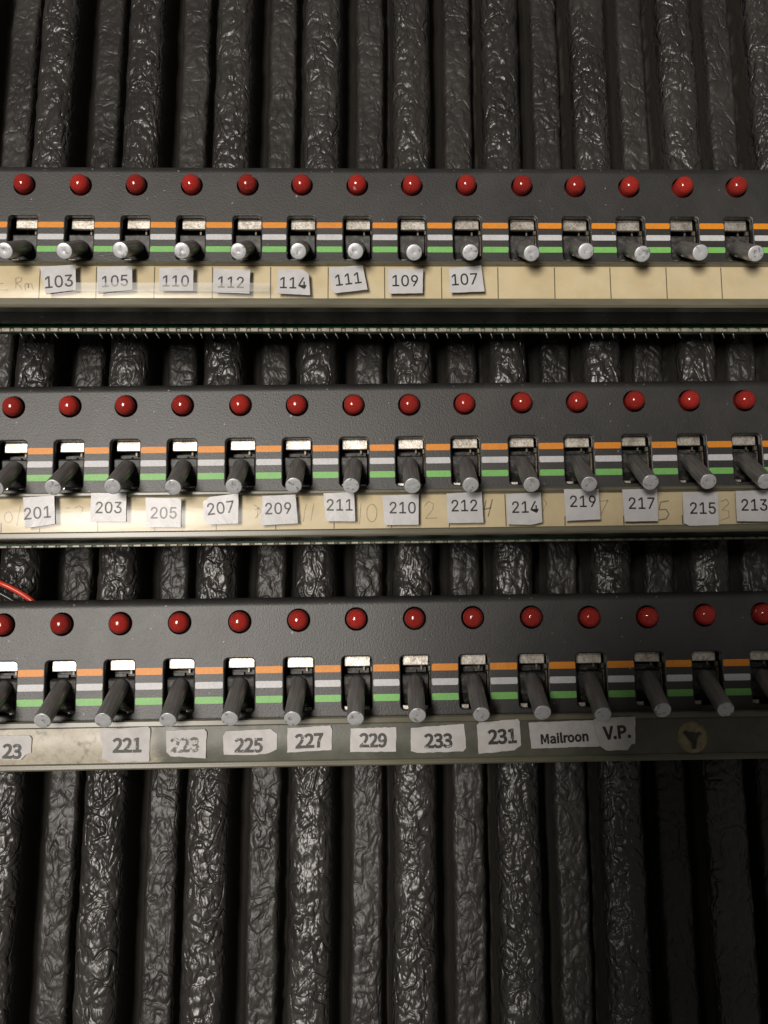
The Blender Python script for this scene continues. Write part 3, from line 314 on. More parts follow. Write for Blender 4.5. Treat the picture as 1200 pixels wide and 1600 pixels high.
# bare clear strip of the lowest panel: dusty plastic, residue and reflected light painted cream towards one end
mt, nt, b = new_mat('bare_dusty_plastic'); M['bare'] = mt
t = N(nt, 'ShaderNodeTexCoord'); sx = N(nt, 'ShaderNodeSeparateXYZ'); L(nt, t.outputs['Object'], sx.inputs[0])
v = t.outputs['Object']; f = noise(nt, v, 90, 5, 0.65, 0.5); g = noise(nt, v, 600, 4, 0.7); bl = noise(nt, v, 150, 4, 0.6)
glare_residue = mth(nt, 'ADD', ramp(nt, sx.outputs[0], -0.045, -0.066), mth(nt, 'MULTIPLY', mth(nt, 'SUBTRACT', f, 0.5), 1.2))
glare_residue = ramp(nt, glare_residue, 0.35, 0.75)
col = mixc(nt, ramp(nt, f, 0.3, 0.7), (0.06, 0.062, 0.045), (0.10, 0.10, 0.075))
cg = mixc(nt, ramp(nt, g, 0.4, 0.75), (0.58, 0.52, 0.40), (0.38, 0.34, 0.26))
cg = mixc(nt, ramp(nt, bl, 0.60, 0.70), cg, (0.16, 0.14, 0.11))
L(nt, mixc(nt, mth(nt, 'MULTIPLY', glare_residue, 0.7), col, cg), b.inputs['Base Color'])
L(nt, mth(nt, 'ADD', mth(nt, 'MULTIPLY', f, 0.35), 0.25), b.inputs['Roughness'])
b.inputs['Coat Weight'].default_value = 0.0
bump(nt, b, g, 0.35, 0.0001)
M['pcb'] = simple('circuit_board_green', (0.008, 0.085, 0.040), 0.35, var=0.35, scale=300)
M['pad'] = simple('tinned_edge_pads', (0.62, 0.57, 0.46), 0.45, metal=0.3, var=0.25, scale=700)
M['pin'] = simple('dull_tin_pins', (0.34, 0.32, 0.28), 0.4, metal=0.7)
M['screw'] = simple('tarnished_brass', (0.22, 0.19, 0.105), 0.5, metal=0.2, var=0.3, scale=500)
M['tab'] = simple('dull_brass_spring', (0.20, 0.175, 0.13), 0.45, metal=0.6, var=0.4, scale=900, per_object=True)
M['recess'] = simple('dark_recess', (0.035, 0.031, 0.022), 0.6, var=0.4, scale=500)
M['wire_red'] = simple('red_insulation', (0.62, 0.055, 0.025), 0.32)
M['wire_black'] = simple('black_insulation', (0.02, 0.02, 0.024), 0.25)
M['wire_brown'] = simple('brown_insulation', (0.10, 0.065, 0.03), 0.35)
M['phone'] = simple('black_phone_glass', (0.012, 0.012, 0.013), 0.2)
# crackled black vinyl on the ribbed wall
mt, nt, b = new_mat('crackled_black_vinyl'); M['vinyl'] = mt
at = N(nt, 'ShaderNodeAttribute'); at.attribute_name = 'relief'; rel = at.outputs['Fac']
v = coords(nt, (1, 1, 0.8))
def crease(vec, scale, width, dist):
    n = noise(nt, vec, scale, 1.2, 0.45, dist)
    return ramp(nt, mth(nt, 'ABSOLUTE', mth(nt, 'SUBTRACT', n, 0.5)), 0.0, width)
c1 = crease(v, 200, 0.10, 0.8); c2 = crease(coords(nt, (1, 1, 0.6)), 340, 0.09, 0.5)
lump = noise(nt, v, 330, 2, 0.5, 0.3)
wn = N(nt, 'ShaderNodeTexNoise'); wn.inputs['Scale'].default_value = 260; wn.inputs['Detail'].default_value = 2; L(nt, v, wn.inputs['Vector'])
wv = N(nt, 'ShaderNodeVectorMath'); wv.operation = 'MULTIPLY_ADD'; wv.inputs[1].default_value = (0.003, 0.003, 0.003)
L(nt, wn.outputs['Color'], wv.inputs[0]); L(nt, v, wv.inputs[2])
vo = N(nt, 'ShaderNodeTexVoronoi'); vo.feature = 'F1'; vo.inputs['Scale'].default_value = 500
L(nt, wv.outputs[0], vo.inputs['Vector'])
pebble = mth(nt, 'SUBTRACT', 1.0, mth(nt, 'POWER', vo.outputs['Distance'], 2.2))
where = ramp(nt, noise(nt, v, 70, 2, 0.5), 0.38, 0.62)   # pebbled in places, creased in others
c1 = mth(nt, 'MULTIPLY', c1, mth(nt, 'ADD', mth(nt, 'MULTIPLY', where, 0.5), 0.30))
c2 = mth(nt, 'MULTIPLY', c2, mth(nt, 'ADD', mth(nt, 'MULTIPLY', where, 0.2), 0.12))
h = mth(nt, 'ADD', mth(nt, 'ADD', c1, c2), mth(nt, 'ADD', mth(nt, 'MULTIPLY', lump, 0.95), mth(nt, 'MULTIPLY', pebble, 0.55)))
h = mth(nt, 'MULTIPLY', h, rel)
bump(nt, b, h, 1.0, 0.00048)
big = noise(nt, v, 40, 4, 0.6)
top = ramp(nt, rel, 0.12, 0.55)
vin = mixc(nt, ramp(nt, big, 0.3, 0.7), (0.022, 0.0205, 0.0193), (0.038, 0.0355, 0.033))
L(nt, mixc(nt, top, (0.036, 0.033, 0.029), vin), b.inputs['Base Color'])  # groove colour lifted to imitate lens haze in the gaps
rg = mth(nt, 'ADD', mth(nt, 'ADD', mth(nt, 'MULTIPLY', big, 0.20), 0.25), mth(nt, 'MULTIPLY', mth(nt, 'SUBTRACT', 1.0, rel), 0.22))
L(nt, mth(nt, 'ADD', mth(nt, 'MULTIPLY', top, mth(nt, 'SUBTRACT', rg, 0.75)), 0.75), b.inputs['Roughness'])
L(nt, mth(nt, 'ADD', mth(nt, 'MULTIPLY', rel, 0.52), 0.06), b.inputs['Specular IOR Level'])

# ---------------------------------------------------------------- mesh helpers (all in millimetres)
class MB:
    def __init__(s): s.v = []; s.f = []; s.mi = []; s.sm = []
    def add(s, vs, fs, mi=0, smooth=False):
        o = len(s.v); s.v += [tuple(p) for p in vs]
        for f in fs: s.f.append(tuple(o + i for i in f)); s.mi.append(mi); s.sm.append(smooth)
    def box(s, x0, x1, y0, y1, z0, z1, mi=0):
        s.add([(x0, y0, z0), (x1, y0, z0), (x1, y1, z0), (x0, y1, z0), (x0, y0, z1), (x1, y0, z1), (x1, y1, z1), (x0, y1, z1)],
              [(0, 1, 5, 4), (1, 2, 6, 5), (2, 3, 7, 6), (3, 0, 4, 7), (4, 5, 6, 7), (3, 2, 1, 0)], mi)
    def bbox(s, x0, x1, y0, y1, z0, z1, c=0.15, mi=0):
        # box with chamfered front edges (front = smaller y)
        s.add([(x0 + c, y0, z0 + c), (x1 - c, y0, z0 + c), (x1 - c, y0, z1 - c), (x0 + c, y0, z1 - c),
               (x0, y0 + c, z0), (x1, y0 + c, z0), (x1, y0 + c, z1), (x0, y0 + c, z1),
               (x0, y1, z0), (x1, y1, z0), (x1, y1, z1), (x0, y1, z1)],
              [(0, 1, 2, 3), (0, 4, 5, 1), (1, 5, 6, 2), (2, 6, 7, 3), (3, 7, 4, 0), (4, 8, 9, 5), (5, 9, 10, 6), (6, 10, 11, 7), (7, 11, 8, 4), (11, 10, 9, 8)], mi)
    def sweep(s, prof, x0, x1, mi=0, smooth=True, nx=1):
        # prof: list of (y, z); swept along x
        for k in range(len(prof) - 1):
            (ya, za), (yb, zb) = prof[k], prof[k + 1]
            s.add([(x0, ya, za), (x1, ya, za), (x1, yb, zb), (x0, yb, zb)], [(0, 1, 2, 3)], mi, smooth)
    def tube(s, pts, r, n=12, mi=0):
        pts = [Vector(p) for p in pts]; rings = []
        for i, p in enumerate(pts):
            d = (pts[min(i + 1, len(pts) - 1)] - pts[max(i - 1, 0)]).normalized()
            a = d.cross(Vector((0, 1, 0.01))).normalized(); bb = d.cross(a)
            rings.append([p + (a * math.cos(t) + bb * math.sin(t)) * r for t in [2 * math.pi * k / n for k in range(n)]])
        vs = [q for R in rings for q in R]; fs = []
        for i in range(len(rings) - 1):
            for k in range(n): fs.append((i * n + k, i * n + (k + 1) % n, (i + 1) * n + (k + 1) % n, (i + 1) * n + k))
        fs.append(tuple(range(n))); fs.append(tuple((len(rings) - 1) * n + k for k in reversed(range(n))))
        s.add(vs, fs, mi, True)
    def lathe(s, prof, n=32, mi=0, axis='y'):
        # prof: (radius, along) with along on -y for axis 'y' (towards the viewer), on z for axis 'z'
        vs = []; fs = []
        for r, h in prof:
            for k in range(n):
                t = 2 * math.pi * k / n
                vs.append((r * math.cos(t), -h, r * math.sin(t)) if axis == 'y' else (r * math.cos(t), r * math.sin(t), h))
        for i in range(len(prof) - 1):
            for k in range(n): fs.append((i * n + k, i * n + (k + 1) % n, (i + 1) * n + (k + 1) % n, (i + 1) * n + k))
        s.add(vs, fs, mi, True)
    def build(s, name, mats, parent=None, loc=None, rot=None):
        me = bpy.data.meshes.new(name)
        me.from_pydata([(x * MM, y * MM, z * MM) for x, y, z in s.v], [], s.f)
        for mt in (mats if isinstance(mats, (list, tuple)) else [mats]): me.materials.append(mt)
        me.polygons.foreach_set('material_index', s.mi); me.polygons.foreach_set('use_smooth', s.sm)
        bm = bmesh.new(); bm.from_mesh(me); bmesh.ops.remove_doubles(bm, verts=bm.verts, dist=1e-7)
        bmesh.ops.recalc_face_normals(bm, faces=bm.faces); bm.to_mesh(me); bm.free()
        o = bpy.data.objects.new(name, me); C.objects.link(o)
        if parent: o.parent = parent
        if loc: o.location = [c * MM for c in loc]
        if rot: o.rotation_euler = rot
        return o
def tag(o, label=None, cat=None, group=None, kind=None):
    if label: o['label'] = label
    if cat: o['category'] = cat
    if group: o['group'] = group
    if kind: o['kind'] = kind
    return o
def hole_cell(mb, x0, x1, z0, z1, hx0, hx1, hz0, hz1, rad, bev, depth, n=6):
    """a flat rectangle (y = 0) with a rounded hole, a chamfered rim and walls going back"""
    def loop(e, y):
        r = rad + e; a0, a1, b0, b1 = hx0 - e, hx1 + e, hz0 - e, hz1 + e
        out = []
        for cx, cz, st in ((a1 - r, b1 - r, 0), (a0 + r, b1 - r, 90), (a0 + r, b0 + r, 180), (a1 - r, b0 + r, 270)):
            out += [(cx + r * math.cos(math.radians(st + 90 * k / n)), y, cz + r * math.sin(math.radians(st + 90 * k / n))) for k in range(n + 1)]
        return out
    A, B1, B2, D = loop(bev, 0), loop(bev * 0.35, bev * 0.3), loop(0, bev), loop(0, depth)
    q = n + 1; T = 4 * q
    corners = [(x1, 0, z1), (x0, 0, z1), (x0, 0, z0), (x1, 0, z0)]
    fs = []
    for c in range(4):
        for k in range(n): fs.append((T + c, c * q + k + 1, c * q + k))
        nx = (c + 1) % 4
        fs.append((T + c, T + nx, nx * q, c * q + n))
    mb.add(A + corners, fs)
    for P1, P2 in ((A, B1), (B1, B2), (B2, D)):
        mb.add(P1 + P2, [(k, (k + 1) % T, T + (k + 1) % T, T + k) for k in range(T)], 0, False)

# ---------------------------------------------------------------- ribbed wall behind the panels
def perlin(x, z, seed):
    rng = np.random.RandomState(seed); g = rng.rand(256, 256) * 2 * np.pi
    gx, gz = np.cos(g), np.sin(g)
    xi = np.floor(x).astype(int); zi = np.floor(z).astype(int); xf = x - xi; zf = z - zi
    def dot(dx, dz):
        i, j = (xi + dx) % 256, (zi + dz) % 256
        return gx[i, j] * (xf - dx) + gz[i, j] * (zf - dz)
    fu = xf * xf * xf * (xf * (xf * 6 - 15) + 10); fv = zf * zf * zf * (zf * (zf * 6 - 15) + 10)
    a = dot(0, 0) * (1 - fu) + dot(1, 0) * fu; c = dot(0, 1) * (1 - fu) + dot(1, 1) * fu
    return a * (1 - fv) + c * fv
def build_wall():
    xs = np.arange(-135, 136, 0.42); zs = np.arange(-150, 185, 0.55)
    X, Z = np.meshgrid(xs, zs)
    U, V = X + OU, Z + OV
    wob = 0.4 * perlin(U / 40 + 7, V / 22, 3) + 0.35 * perlin(U / 13, V / 9, 5) + 0.3 * perlin(U / 6, V / 4, 6)
    s = (U - WALL_LEAN * V - RIB_PHASE + wob) % RIB_PITCH
    s = np.where(s > RIB_PITCH - 6, s - RIB_PITCH, s)
    px = np.array([-6.0, -5.0, -4.5, -4.1, -3.3, -1.5, 1.5, 3.3, 4.1, 4.5, 5.0, 5.9, 6.3, 6.7, 7.1, 7.8, 8.8, 10.4, 12.7, 15.0, 16.6, 17.6, 18.3, 18.7, 19.1, 19.7, RIB_PITCH - 6.0])
    ph = np.array([-8.0, -5.0, -2.0, -0.6, 0.0, 0.1, 0.1, 0.0, -0.6, -2.0, -5.0, -8.0, -2.0, 1.5, 3.4, 4.8, 5.6, 6.1, 6.25, 6.1, 5.6, 4.8, 3.4, 1.5, -2.0, -7.0, -8.0])
    hh = np.interp(s, px, ph)
    rel = np.interp(s, [-4.8, -4.1, 4.1, 4.8, 6.6, 7.4, 18.3, 19.0], [0.04, .62, .62, 0.04, 0.04, 1, 1, 0.04])
    lump = 0.45 * perlin(U / 2.6, V / 3.4, 11) + 0.25 * perlin(U / 1.5, V / 1.9, 12) + 0.5 * perlin(U / 8, V / 11, 13)
    W = WALL_W0 + WALL_SLOPE * V + WALL_YAW * U + hh + lump * np.clip(rel * 1.15, 0.12, 1) * 0.95
    co = np.stack([X, -W, Z], -1).reshape(-1, 3) * MM
    ny, nx = X.shape
    idx = np.arange(nx * ny).reshape(ny, nx)
    q = np.stack([idx[:-1, :-1], idx[:-1, 1:], idx[1:, 1:], idx[1:, :-1]], -1).reshape(-1, 4)
    me = bpy.data.meshes.new('ribbed_wall')
    me.vertices.add(len(co)); me.vertices.foreach_set('co', co.astype(np.float32).ravel())
    me.loops.add(q.size); me.loops.foreach_set('vertex_index', q.astype(np.int32).ravel())
    me.polygons.add(len(q)); me.polygons.foreach_set('loop_start', np.arange(0, q.size, 4, dtype=np.int32))
    me.update(calc_edges=True)
    me.polygons.foreach_set('use_smooth', np.ones(len(q), dtype=bool))
    a = me.attributes.new('relief', 'FLOAT', 'POINT'); a.data.foreach_set('value', rel.astype(np.float32).ravel())
    me.materials.append(M['vinyl'])
    o = bpy.data.objects.new('ribbed_wall', me); C.objects.link(o)
    tag(o, 'glossy black ribbed wall covering with crackled vinyl behind the three rows of switches', 'wall')
build_wall()

# ---------------------------------------------------------------- the three switch panels
PITCH = 14.3
HOLDER = [(-22.0, -22.6, -31.8, -34.2), (-22.3, -23.4, -32.0, -33.8), (-23.0, -24.6, -32.7, -34.3)]
PANEL_LABEL = ['highest black switch panel with cream label strip numbered 103 to 107 and green board edge',
               'middle black switch panel with pencilled cream label strip numbered 201 to 213',
               'lowest black switch panel with dusty bare plastic strip and a brass screw at its end']
XA, XB = -117.0, 117.0

def make_face(r, root, cols):
    vs = ROWS[r][3]; mb = MB()
    edges = [XA] + [(a + c) / 2 for a, c in zip(cols, cols[1:])] + [XB]
    zt, zl, zs0, zs1 = 3.5, -4.2, -7.0 * vs, -21.75 * vs
    for i, c in enumerate(cols):
        x0, x1 = edges[i], edges[i + 1]
        lz = LAMPS[r][i][1]
        hole_cell(mb, x0, x1, zl, zt, c - 2.78, c + 2.78, lz - 2.78, lz + 2.78, 2.77, 0.14, 1.2, 8)
        mb.add([(x0, 0, zs0), (x1, 0, zs0), (x1, 0, zl), (x0, 0, zl)], [(0, 1, 2, 3)])
        hole_cell(mb, x0, x1, zs1, zs0, c - 3.62, c + 3.62, -20.9 * vs, -8.55 * vs, 0.95, 0.30, 1.6)
    zb = HOLDER[r][3] + 0.35
    mb.add([(XA, 0, zb), (XB, 0, zb), (XB, 0, zs1), (XA, 0, zs1)], [(0, 1, 2, 3)])
    R = 2.35
    arc = [(R - R * math.cos(t), zt + R * math.sin(t)) for t in [math.pi / 2 * k / 14 for k in range(15)]]
    mb.sweep(arc, XA, XB)
    mb.sweep([(R, zt + R), (11.0, zt + R)], XA, XB, smooth=False)
    mb.sweep([(0, zb), (9.5, zb)], XA, XB, smooth=False)
    return mb.build('faceplate', M['paint'], root)

def proto_switch():
    t = bpy.data.objects.new('toggle_switch', None); C.objects.link(t); t.empty_display_size = 0.003
    kids = []
    mb = MB()   # black housing open to the front
    mb.box(-4.6, 4.6, 9.0, 9.4, -23, -6.5); mb.box(-4.6, -4.3, 1.7, 9.0, -23, -6.5); mb.box(4.3, 4.6, 1.7, 9.0, -23, -6.5)
    mb.box(-4.3, 4.3, 1.7, 9.0, -6.8, -6.5); mb.box(-4.3, 4.3, 1.7, 9.0, -23, -22.7)
    kids.append(mb.build('housing', M['chassis'], t))
    mb = MB(); mb.bbox(-3.0, 3.4, 3.0, 3.9, -10.95, -8.48, 0.14); mb.bbox(-3.0, 3.4, 2.85, 3.9, -8.42, -7.75, 0.2); mb.box(-3.0, 3.4, 3.905, 7.5, -8.3, -7.8)
    mb.bbox(-3.1, 3.3, 2.2, 2.9, -7.6, -7.2, 0.15)
    kids.append(mb.build('metal_plate', M['plate'], t))
    mb = MB(); mb.bbox(-3.2, -1.3, 1.9, 2.5, -22.3, -20.0, 0.12); mb.bbox(1.4, 3.1, 2.0, 2.6, -22.3, -20.2, 0.12)
    kids.append(mb.build('lower_tab', M['plate'], t))
    mb = MB(); mb.bbox(3.6, 4.15, 3.6, 6.6, -18.2, -12.4, 0.08); mb.bbox(3.35, 4.1, 3.5, 4.6, -12.2, -10.99, 0.1); mb.box(1.5, 1.9, 4.6, 5.2, -11.9, -10.99)
    kids.append(mb.build('contact_spring', M['tab'], t))
    mb = MB()   # rocker block: a dusty slanted front face with the lever coming out of it
    pr = [(8.6, -12.6), (3.1, -12.75), (2.35, -13.0), (2.15, -13.35), (2.35, -15.0), (3.0, -17.5), (4.2, -19.6), (6.2, -20.9), (8.6, -21.2)]
    mb.sweep(pr, -3.2, 3.2, smooth=False)
    for sx in (-3.2, 3.2): mb.add([(sx, y, z) for y, z in pr], [tuple(range(len(pr)))])
    mb.box(-2.9, 2.9, 6.0, 8.9, -12.5, -11.4); mb.box(-2.2, 0.4, 4.9, 6.0, -12.55, -11.9)
    kids.append(mb.build('rocker', M['rocker'], t))
    mb = MB()   # lever: tapered neck, shank, chamfered turned end, along +z of its own frame
    mb.lathe([(1.55, 0.2), (1.72, 0.8), (2.0, 1.5), (2.02, 2.2), (2.02, 16.05), (1.90, 16.25)], 36, 0, 'z')
    mb.lathe([(1.90, 16.25), (1.78, 16.30), (1.0, 16.32), (0.30, 16.33), (0.22, 16.31), (0.0, 16.30)], 36, 1, 'z')
    lv = mb.build('lever', [M['lever'], M['lever_end']], t)
    return t, kids, lv

def proto_lamp():
    mb = MB()
    prof = [(2.42, -2.6), (2.42, 0.2), (2.42, 1.0)] + [(2.42 * max(0, math.cos(a)) ** 0.9, 1.0 + 2.0 * math.sin(a)) for a in [math.pi / 2 * k / 14 for k in range(1, 15)]]
    mb.lathe(prof, 40)
    return mb.build('red_lamp', M['red'])

def build_panel(r, protos):
    cx, cz, roll, vs = ROWS[r]
    root = bpy.data.objects.new('switch_panel', None); C.objects.link(root); root.empty_display_size = 0.01
    root.location = (cx * MM, 0, cz * MM); root.rotation_euler = (0, -roll, 0)
    tag(root, PANEL_LABEL[r], 'switch panel', 'switch panels on the ribbed wall')
    cols = [p[0] for p in LAMPS[r]]
    make_face(r, root, cols)
    mb = MB(); mb.box(XA + 0.5, XB - 0.5, 9.6, 10.6, HOLDER[r][3] + 0.5, 5.4); mb.build('chassis', M['chassis'], root)
    # painted guide stripes, broken by the slots
    for k, za, zb in (('orange', -10.45, -12.05), ('white', -13.85, -15.4), ('green', -17.25, -18.85)):
        mb = MB()
        gaps = [XA + 16] + [q for c in cols for q in (c - 3.95, c + 3.95)] + [XB - 14]
        for i in range(0, len(gaps), 2):
            x0, x1 = gaps[i], gaps[i + 1]
            if i == 0: x0 = x1 - 6.4
            if i == len(gaps) - 2: x1 = x0 + 6.4
            z0, z1 = zb * vs, za * vs; c = 0.22; j = [random.uniform(-.07, .07) for _ in range(4)]
            P = [(x0 + c + j[0], z0), (x1 - c + j[1], z0), (x1 + j[1], z0 + c), (x1 + j[2], z1 - c), (x1 - c + j[2], z1), (x0 + c + j[3], z1), (x0 + j[3], z1 - c), (x0 + j[0], z0 + c)]
            mb.add([(x, -0.035, z) for x, z in P], [tuple(range(8))])
        mb.build(k + '_stripe', M[k], root)
    # lamps
    pl = protos['lamp']
    for i, (x, z) in enumerate(LAMPS[r]):
        if 'used_lamp' not in protos: o = pl; protos['used_lamp'] = 1
        else: o = pl.copy(); C.objects.link(o)
        o.parent = root; o.location = (x * MM, 0, z * MM)
        o.rotation_euler = (math.radians(random.uniform(-4, 4)), math.radians(random.uniform(0, 360)), math.radians(random.uniform(-4, 4)))
    # switches
    t0, kids, lv0 = protos['switch']
    for i, c in enumerate(cols):
        if 'used_switch' not in protos: t, kk, lv = t0, kids, lv0; protos['used_switch'] = 1
        else:
            t = t0.copy(); C.objects.link(t); kk = []
            for k in kids:
                q = k.copy(); C.objects.link(q); q.parent = t; kk.append(q)
            lv = lv0.copy(); C.objects.link(lv); lv.parent = t
        t.parent = root; t.location = (c * MM, 0, 0); t.scale = (1, 1, 1)
        for k in kk: k.scale = (1, 1, vs)
        kk[1].location = (random.uniform(-.15, .15) * MM, 0, random.uniform(-.15, .15) * MM)
        tx, tz = LEVER_TIPS[r][i]
        tip = Vector((tx - c, -10.6, tz)); pivot = Vector((random.uniform(-.1, .1), 3.2, (-15.6, -14.6, -14.6)[r]))
        d = tip - pivot
        lv.location = pivot * MM
        lv.rotation_euler = d.to_track_quat('Z', 'Y').to_euler()
        lv.scale = (1, 1, d.length / 16.33)
    # label holder
    zt, zp, zq, zb = HOLDER[r]
    mb = MB(); mb.bbox(XA + 2, XB - 2, -3.4, -0.03, zp, zt, 0.3); mb.build('top_rim', M['rim'], root)
    mb = MB(); mb.bbox(XA + 2, XB - 2, -3.4, -0.03, zb, zq, 0.35); mb.box(XA + 2, XB - 2, -3.62, -3.4, zb + 0.5, zb + 0.9); mb.build('bottom_rim', M['rim'], root)
    n = 10
    prof = [(-3.25 - 0.35 * math.sin(math.pi * k / n), zp + (zq - zp) * k / n) for k in range(n + 1)]
    if r < 2:
        mb = MB(); mb.box(XA + 3, XB - 3, -1.5, -0.05, zq + 0.02, zp - 0.02); card = mb.build('label_strip', M['cream'], root)
        mb = MB()
        for x in DIVIDERS[r]:
            j = random.uniform(-.12, .12)
            lo, hi = zq + 0.25, zp - 0.25
            if r == 1 and random.random() < 0.5: hi = zq + 2.6
            mb.add([(x - .13, -1.53, lo), (x + .13, -1.53, lo), (x + .13 + j, -1.53, hi), (x - .13 + j, -1.53, hi)], [(0, 1, 2, 3)])
        mb.build('divider_line', M['divider'], card)
        mb = MB(); md = MB()
        for si, st in enumerate(PENCIL[r]):
            tgt = md if (r == 1 and si in (13, 9, 10)) else mb
            w = 0.11 if tgt is mb else 0.15
            for (xa, za), (xb, zb2) in zip(st, st[1:]):
                d = Vector((xb - xa, zb2 - za)); nrm = Vector((-d.y, d.x)).normalized() * w
                tgt.add([(xa + nrm.x, -1.55, za + nrm.y), (xa - nrm.x, -1.55, za - nrm.y), (xb - nrm.x, -1.55, zb2 - nrm.y), (xb + nrm.x, -1.55, zb2 + nrm.y)], [(0, 1, 2, 3)])
        mb.build('pencil_writing', M['pencil'], card)
        if md.v: md.build('pencil_writing', M['pencil_dark'], card)
        mb = MB(); mb.sweep(prof, XA + 3, XB - 3); mb.build('clear_cover', M['clear'], root)
    else:
        mb = MB(); mb.sweep(prof, XA + 3, XB - 3); mb.build('plastic_strip', M['bare'], root)
        sx, sz, sr = SCREW
        mb = MB(); mb.lathe([(sr, 3.2), (sr * 0.95, 3.75), (sr * 0.8, 3.98), (sr * 0.5, 4.08), (0, 4.1)], 40)
        sc = mb.build('screw', M['screw'], root, (sx, 0, sz))
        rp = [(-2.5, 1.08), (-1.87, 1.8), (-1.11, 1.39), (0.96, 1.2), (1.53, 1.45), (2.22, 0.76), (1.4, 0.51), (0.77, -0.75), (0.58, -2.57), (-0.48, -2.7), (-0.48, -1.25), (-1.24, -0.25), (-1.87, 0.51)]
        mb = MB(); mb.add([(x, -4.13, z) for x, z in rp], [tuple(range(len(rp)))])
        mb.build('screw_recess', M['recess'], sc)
    # circuit board behind, its edge pads and pins
    mb = MB(); pz = -34.7 if r != 1 else -34.05; mb.box(XA + 4, XB - 4, 14.5, 16.1, pz, 3.0); pcb = mb.build('circuit_board', M['pcb'], root)
    mb = MB(); x = XA + 4.5
    while x < XB - 6:
        ln = random.choice((2.0, 1.9, 2.1)); mb.bbox(x, x + ln, 13.6, 14.495, pz - 0.05, -33.75 if r != 1 else -33.55, 0.1); x += ln + 0.12
        mb.bbox(x, x + 0.95, 13.7, 14.495, pz, -33.85 if r != 1 else -33.6, 0.2); x += 1.07
    mb.build('edge_pads', M['pad'], pcb)
    mb = MB(); x = XA + 6
    while x < XB - 6:
        if random.random() < (0.72 if r != 1 else 0.0):
            a = random.uniform(0.4, 1.0); mb.tube([(x, 15.4, -34.6), (x + a * 0.5, 15.8, -35.2), (x + a, 16.0, -35.9)], 0.17, 6)
        x += 3.05
    if mb.v: mb.build('solder_pins', M['pin'], pcb)
    return root
protos = {'lamp': proto_lamp(), 'switch': proto_switch()}
for r in range(3): build_panel(r, protos)

# ---------------------------------------------------------------- number stickers
DETAIL = {
 '103': 'white paper sticker printed 103, tilted, beside the faint pencil writing', '105': 'white paper sticker printed 105 between the 103 and 110 stickers',
 '110': 'white paper sticker printed 110 between the 105 and 112 stickers', '112': 'white paper sticker printed 112 on the highest cream strip',
 '114': 'white paper sticker printed 114 with its upper right corner cut off', '111': 'tilted white paper sticker printed 111 on the highest cream strip',
 '109': 'square white paper sticker printed 109 on the highest cream strip', '107': 'white paper sticker printed 107 next to the empty cream boxes',
 '201': 'tilted white paper sticker printed 201 on the middle strip', '203': 'white paper sticker printed 203 under a lever end on the middle strip',
 '205': 'greyed white paper sticker printed 205 in figures paled by painted glare', '207': 'creased tilted paper sticker printed 207 with a snipped corner',
 '209': 'white paper sticker printed 209 on the middle strip', '211': 'narrow white paper sticker printed 211 on the middle strip',
 '210': 'white paper sticker printed 210 on the middle strip', '212': 'white paper sticker printed 212 on the middle strip',
 '214': 'white paper sticker printed 214 with a trimmed lower edge', '219': 'white paper sticker printed 219 on the middle strip',
 '217': 'white paper sticker printed 217 next to a dark pencilled 5', '215': 'white paper sticker printed 215 with a clipped lower corner',
 '213': 'white paper sticker printed 213 at the end of the middle strip', '23': 'torn white sticker cut by the picture edge, ending in bold 23',
 '221': 'torn white sticker printed bold 221 on the dusty plastic strip', '223': 'torn white sticker whose bold 223 is nearly rubbed away',
 '225': 'white sticker printed bold 225 with ragged pointed ends', '227': 'white sticker printed bold 227 in flaking ink',
 '229': 'neat rectangular white sticker printed bold 229', '233': 'wide white sticker printed bold 233 with flaking ink',
 '231': 'tilted white sticker printed bold 231 with rounded corners', 'Mailroon': 'long white sticker printed Mailroon on the lowest strip',
 'V.P.': 'white sticker printed V.P. in large bold letters overlapping the Mailroon sticker'}
INK = {'203': 'ink_glare', '205': 'ink_glare_pale', '207': 'ink_glare',  '221': 'ink_worn', '223': 'ink_faded', '23': 'ink_worn', '225': 'ink_worn', '227': 'ink_worn', '229': 'ink_worn', '233': 'ink_worn', '231': 'ink_worn'}
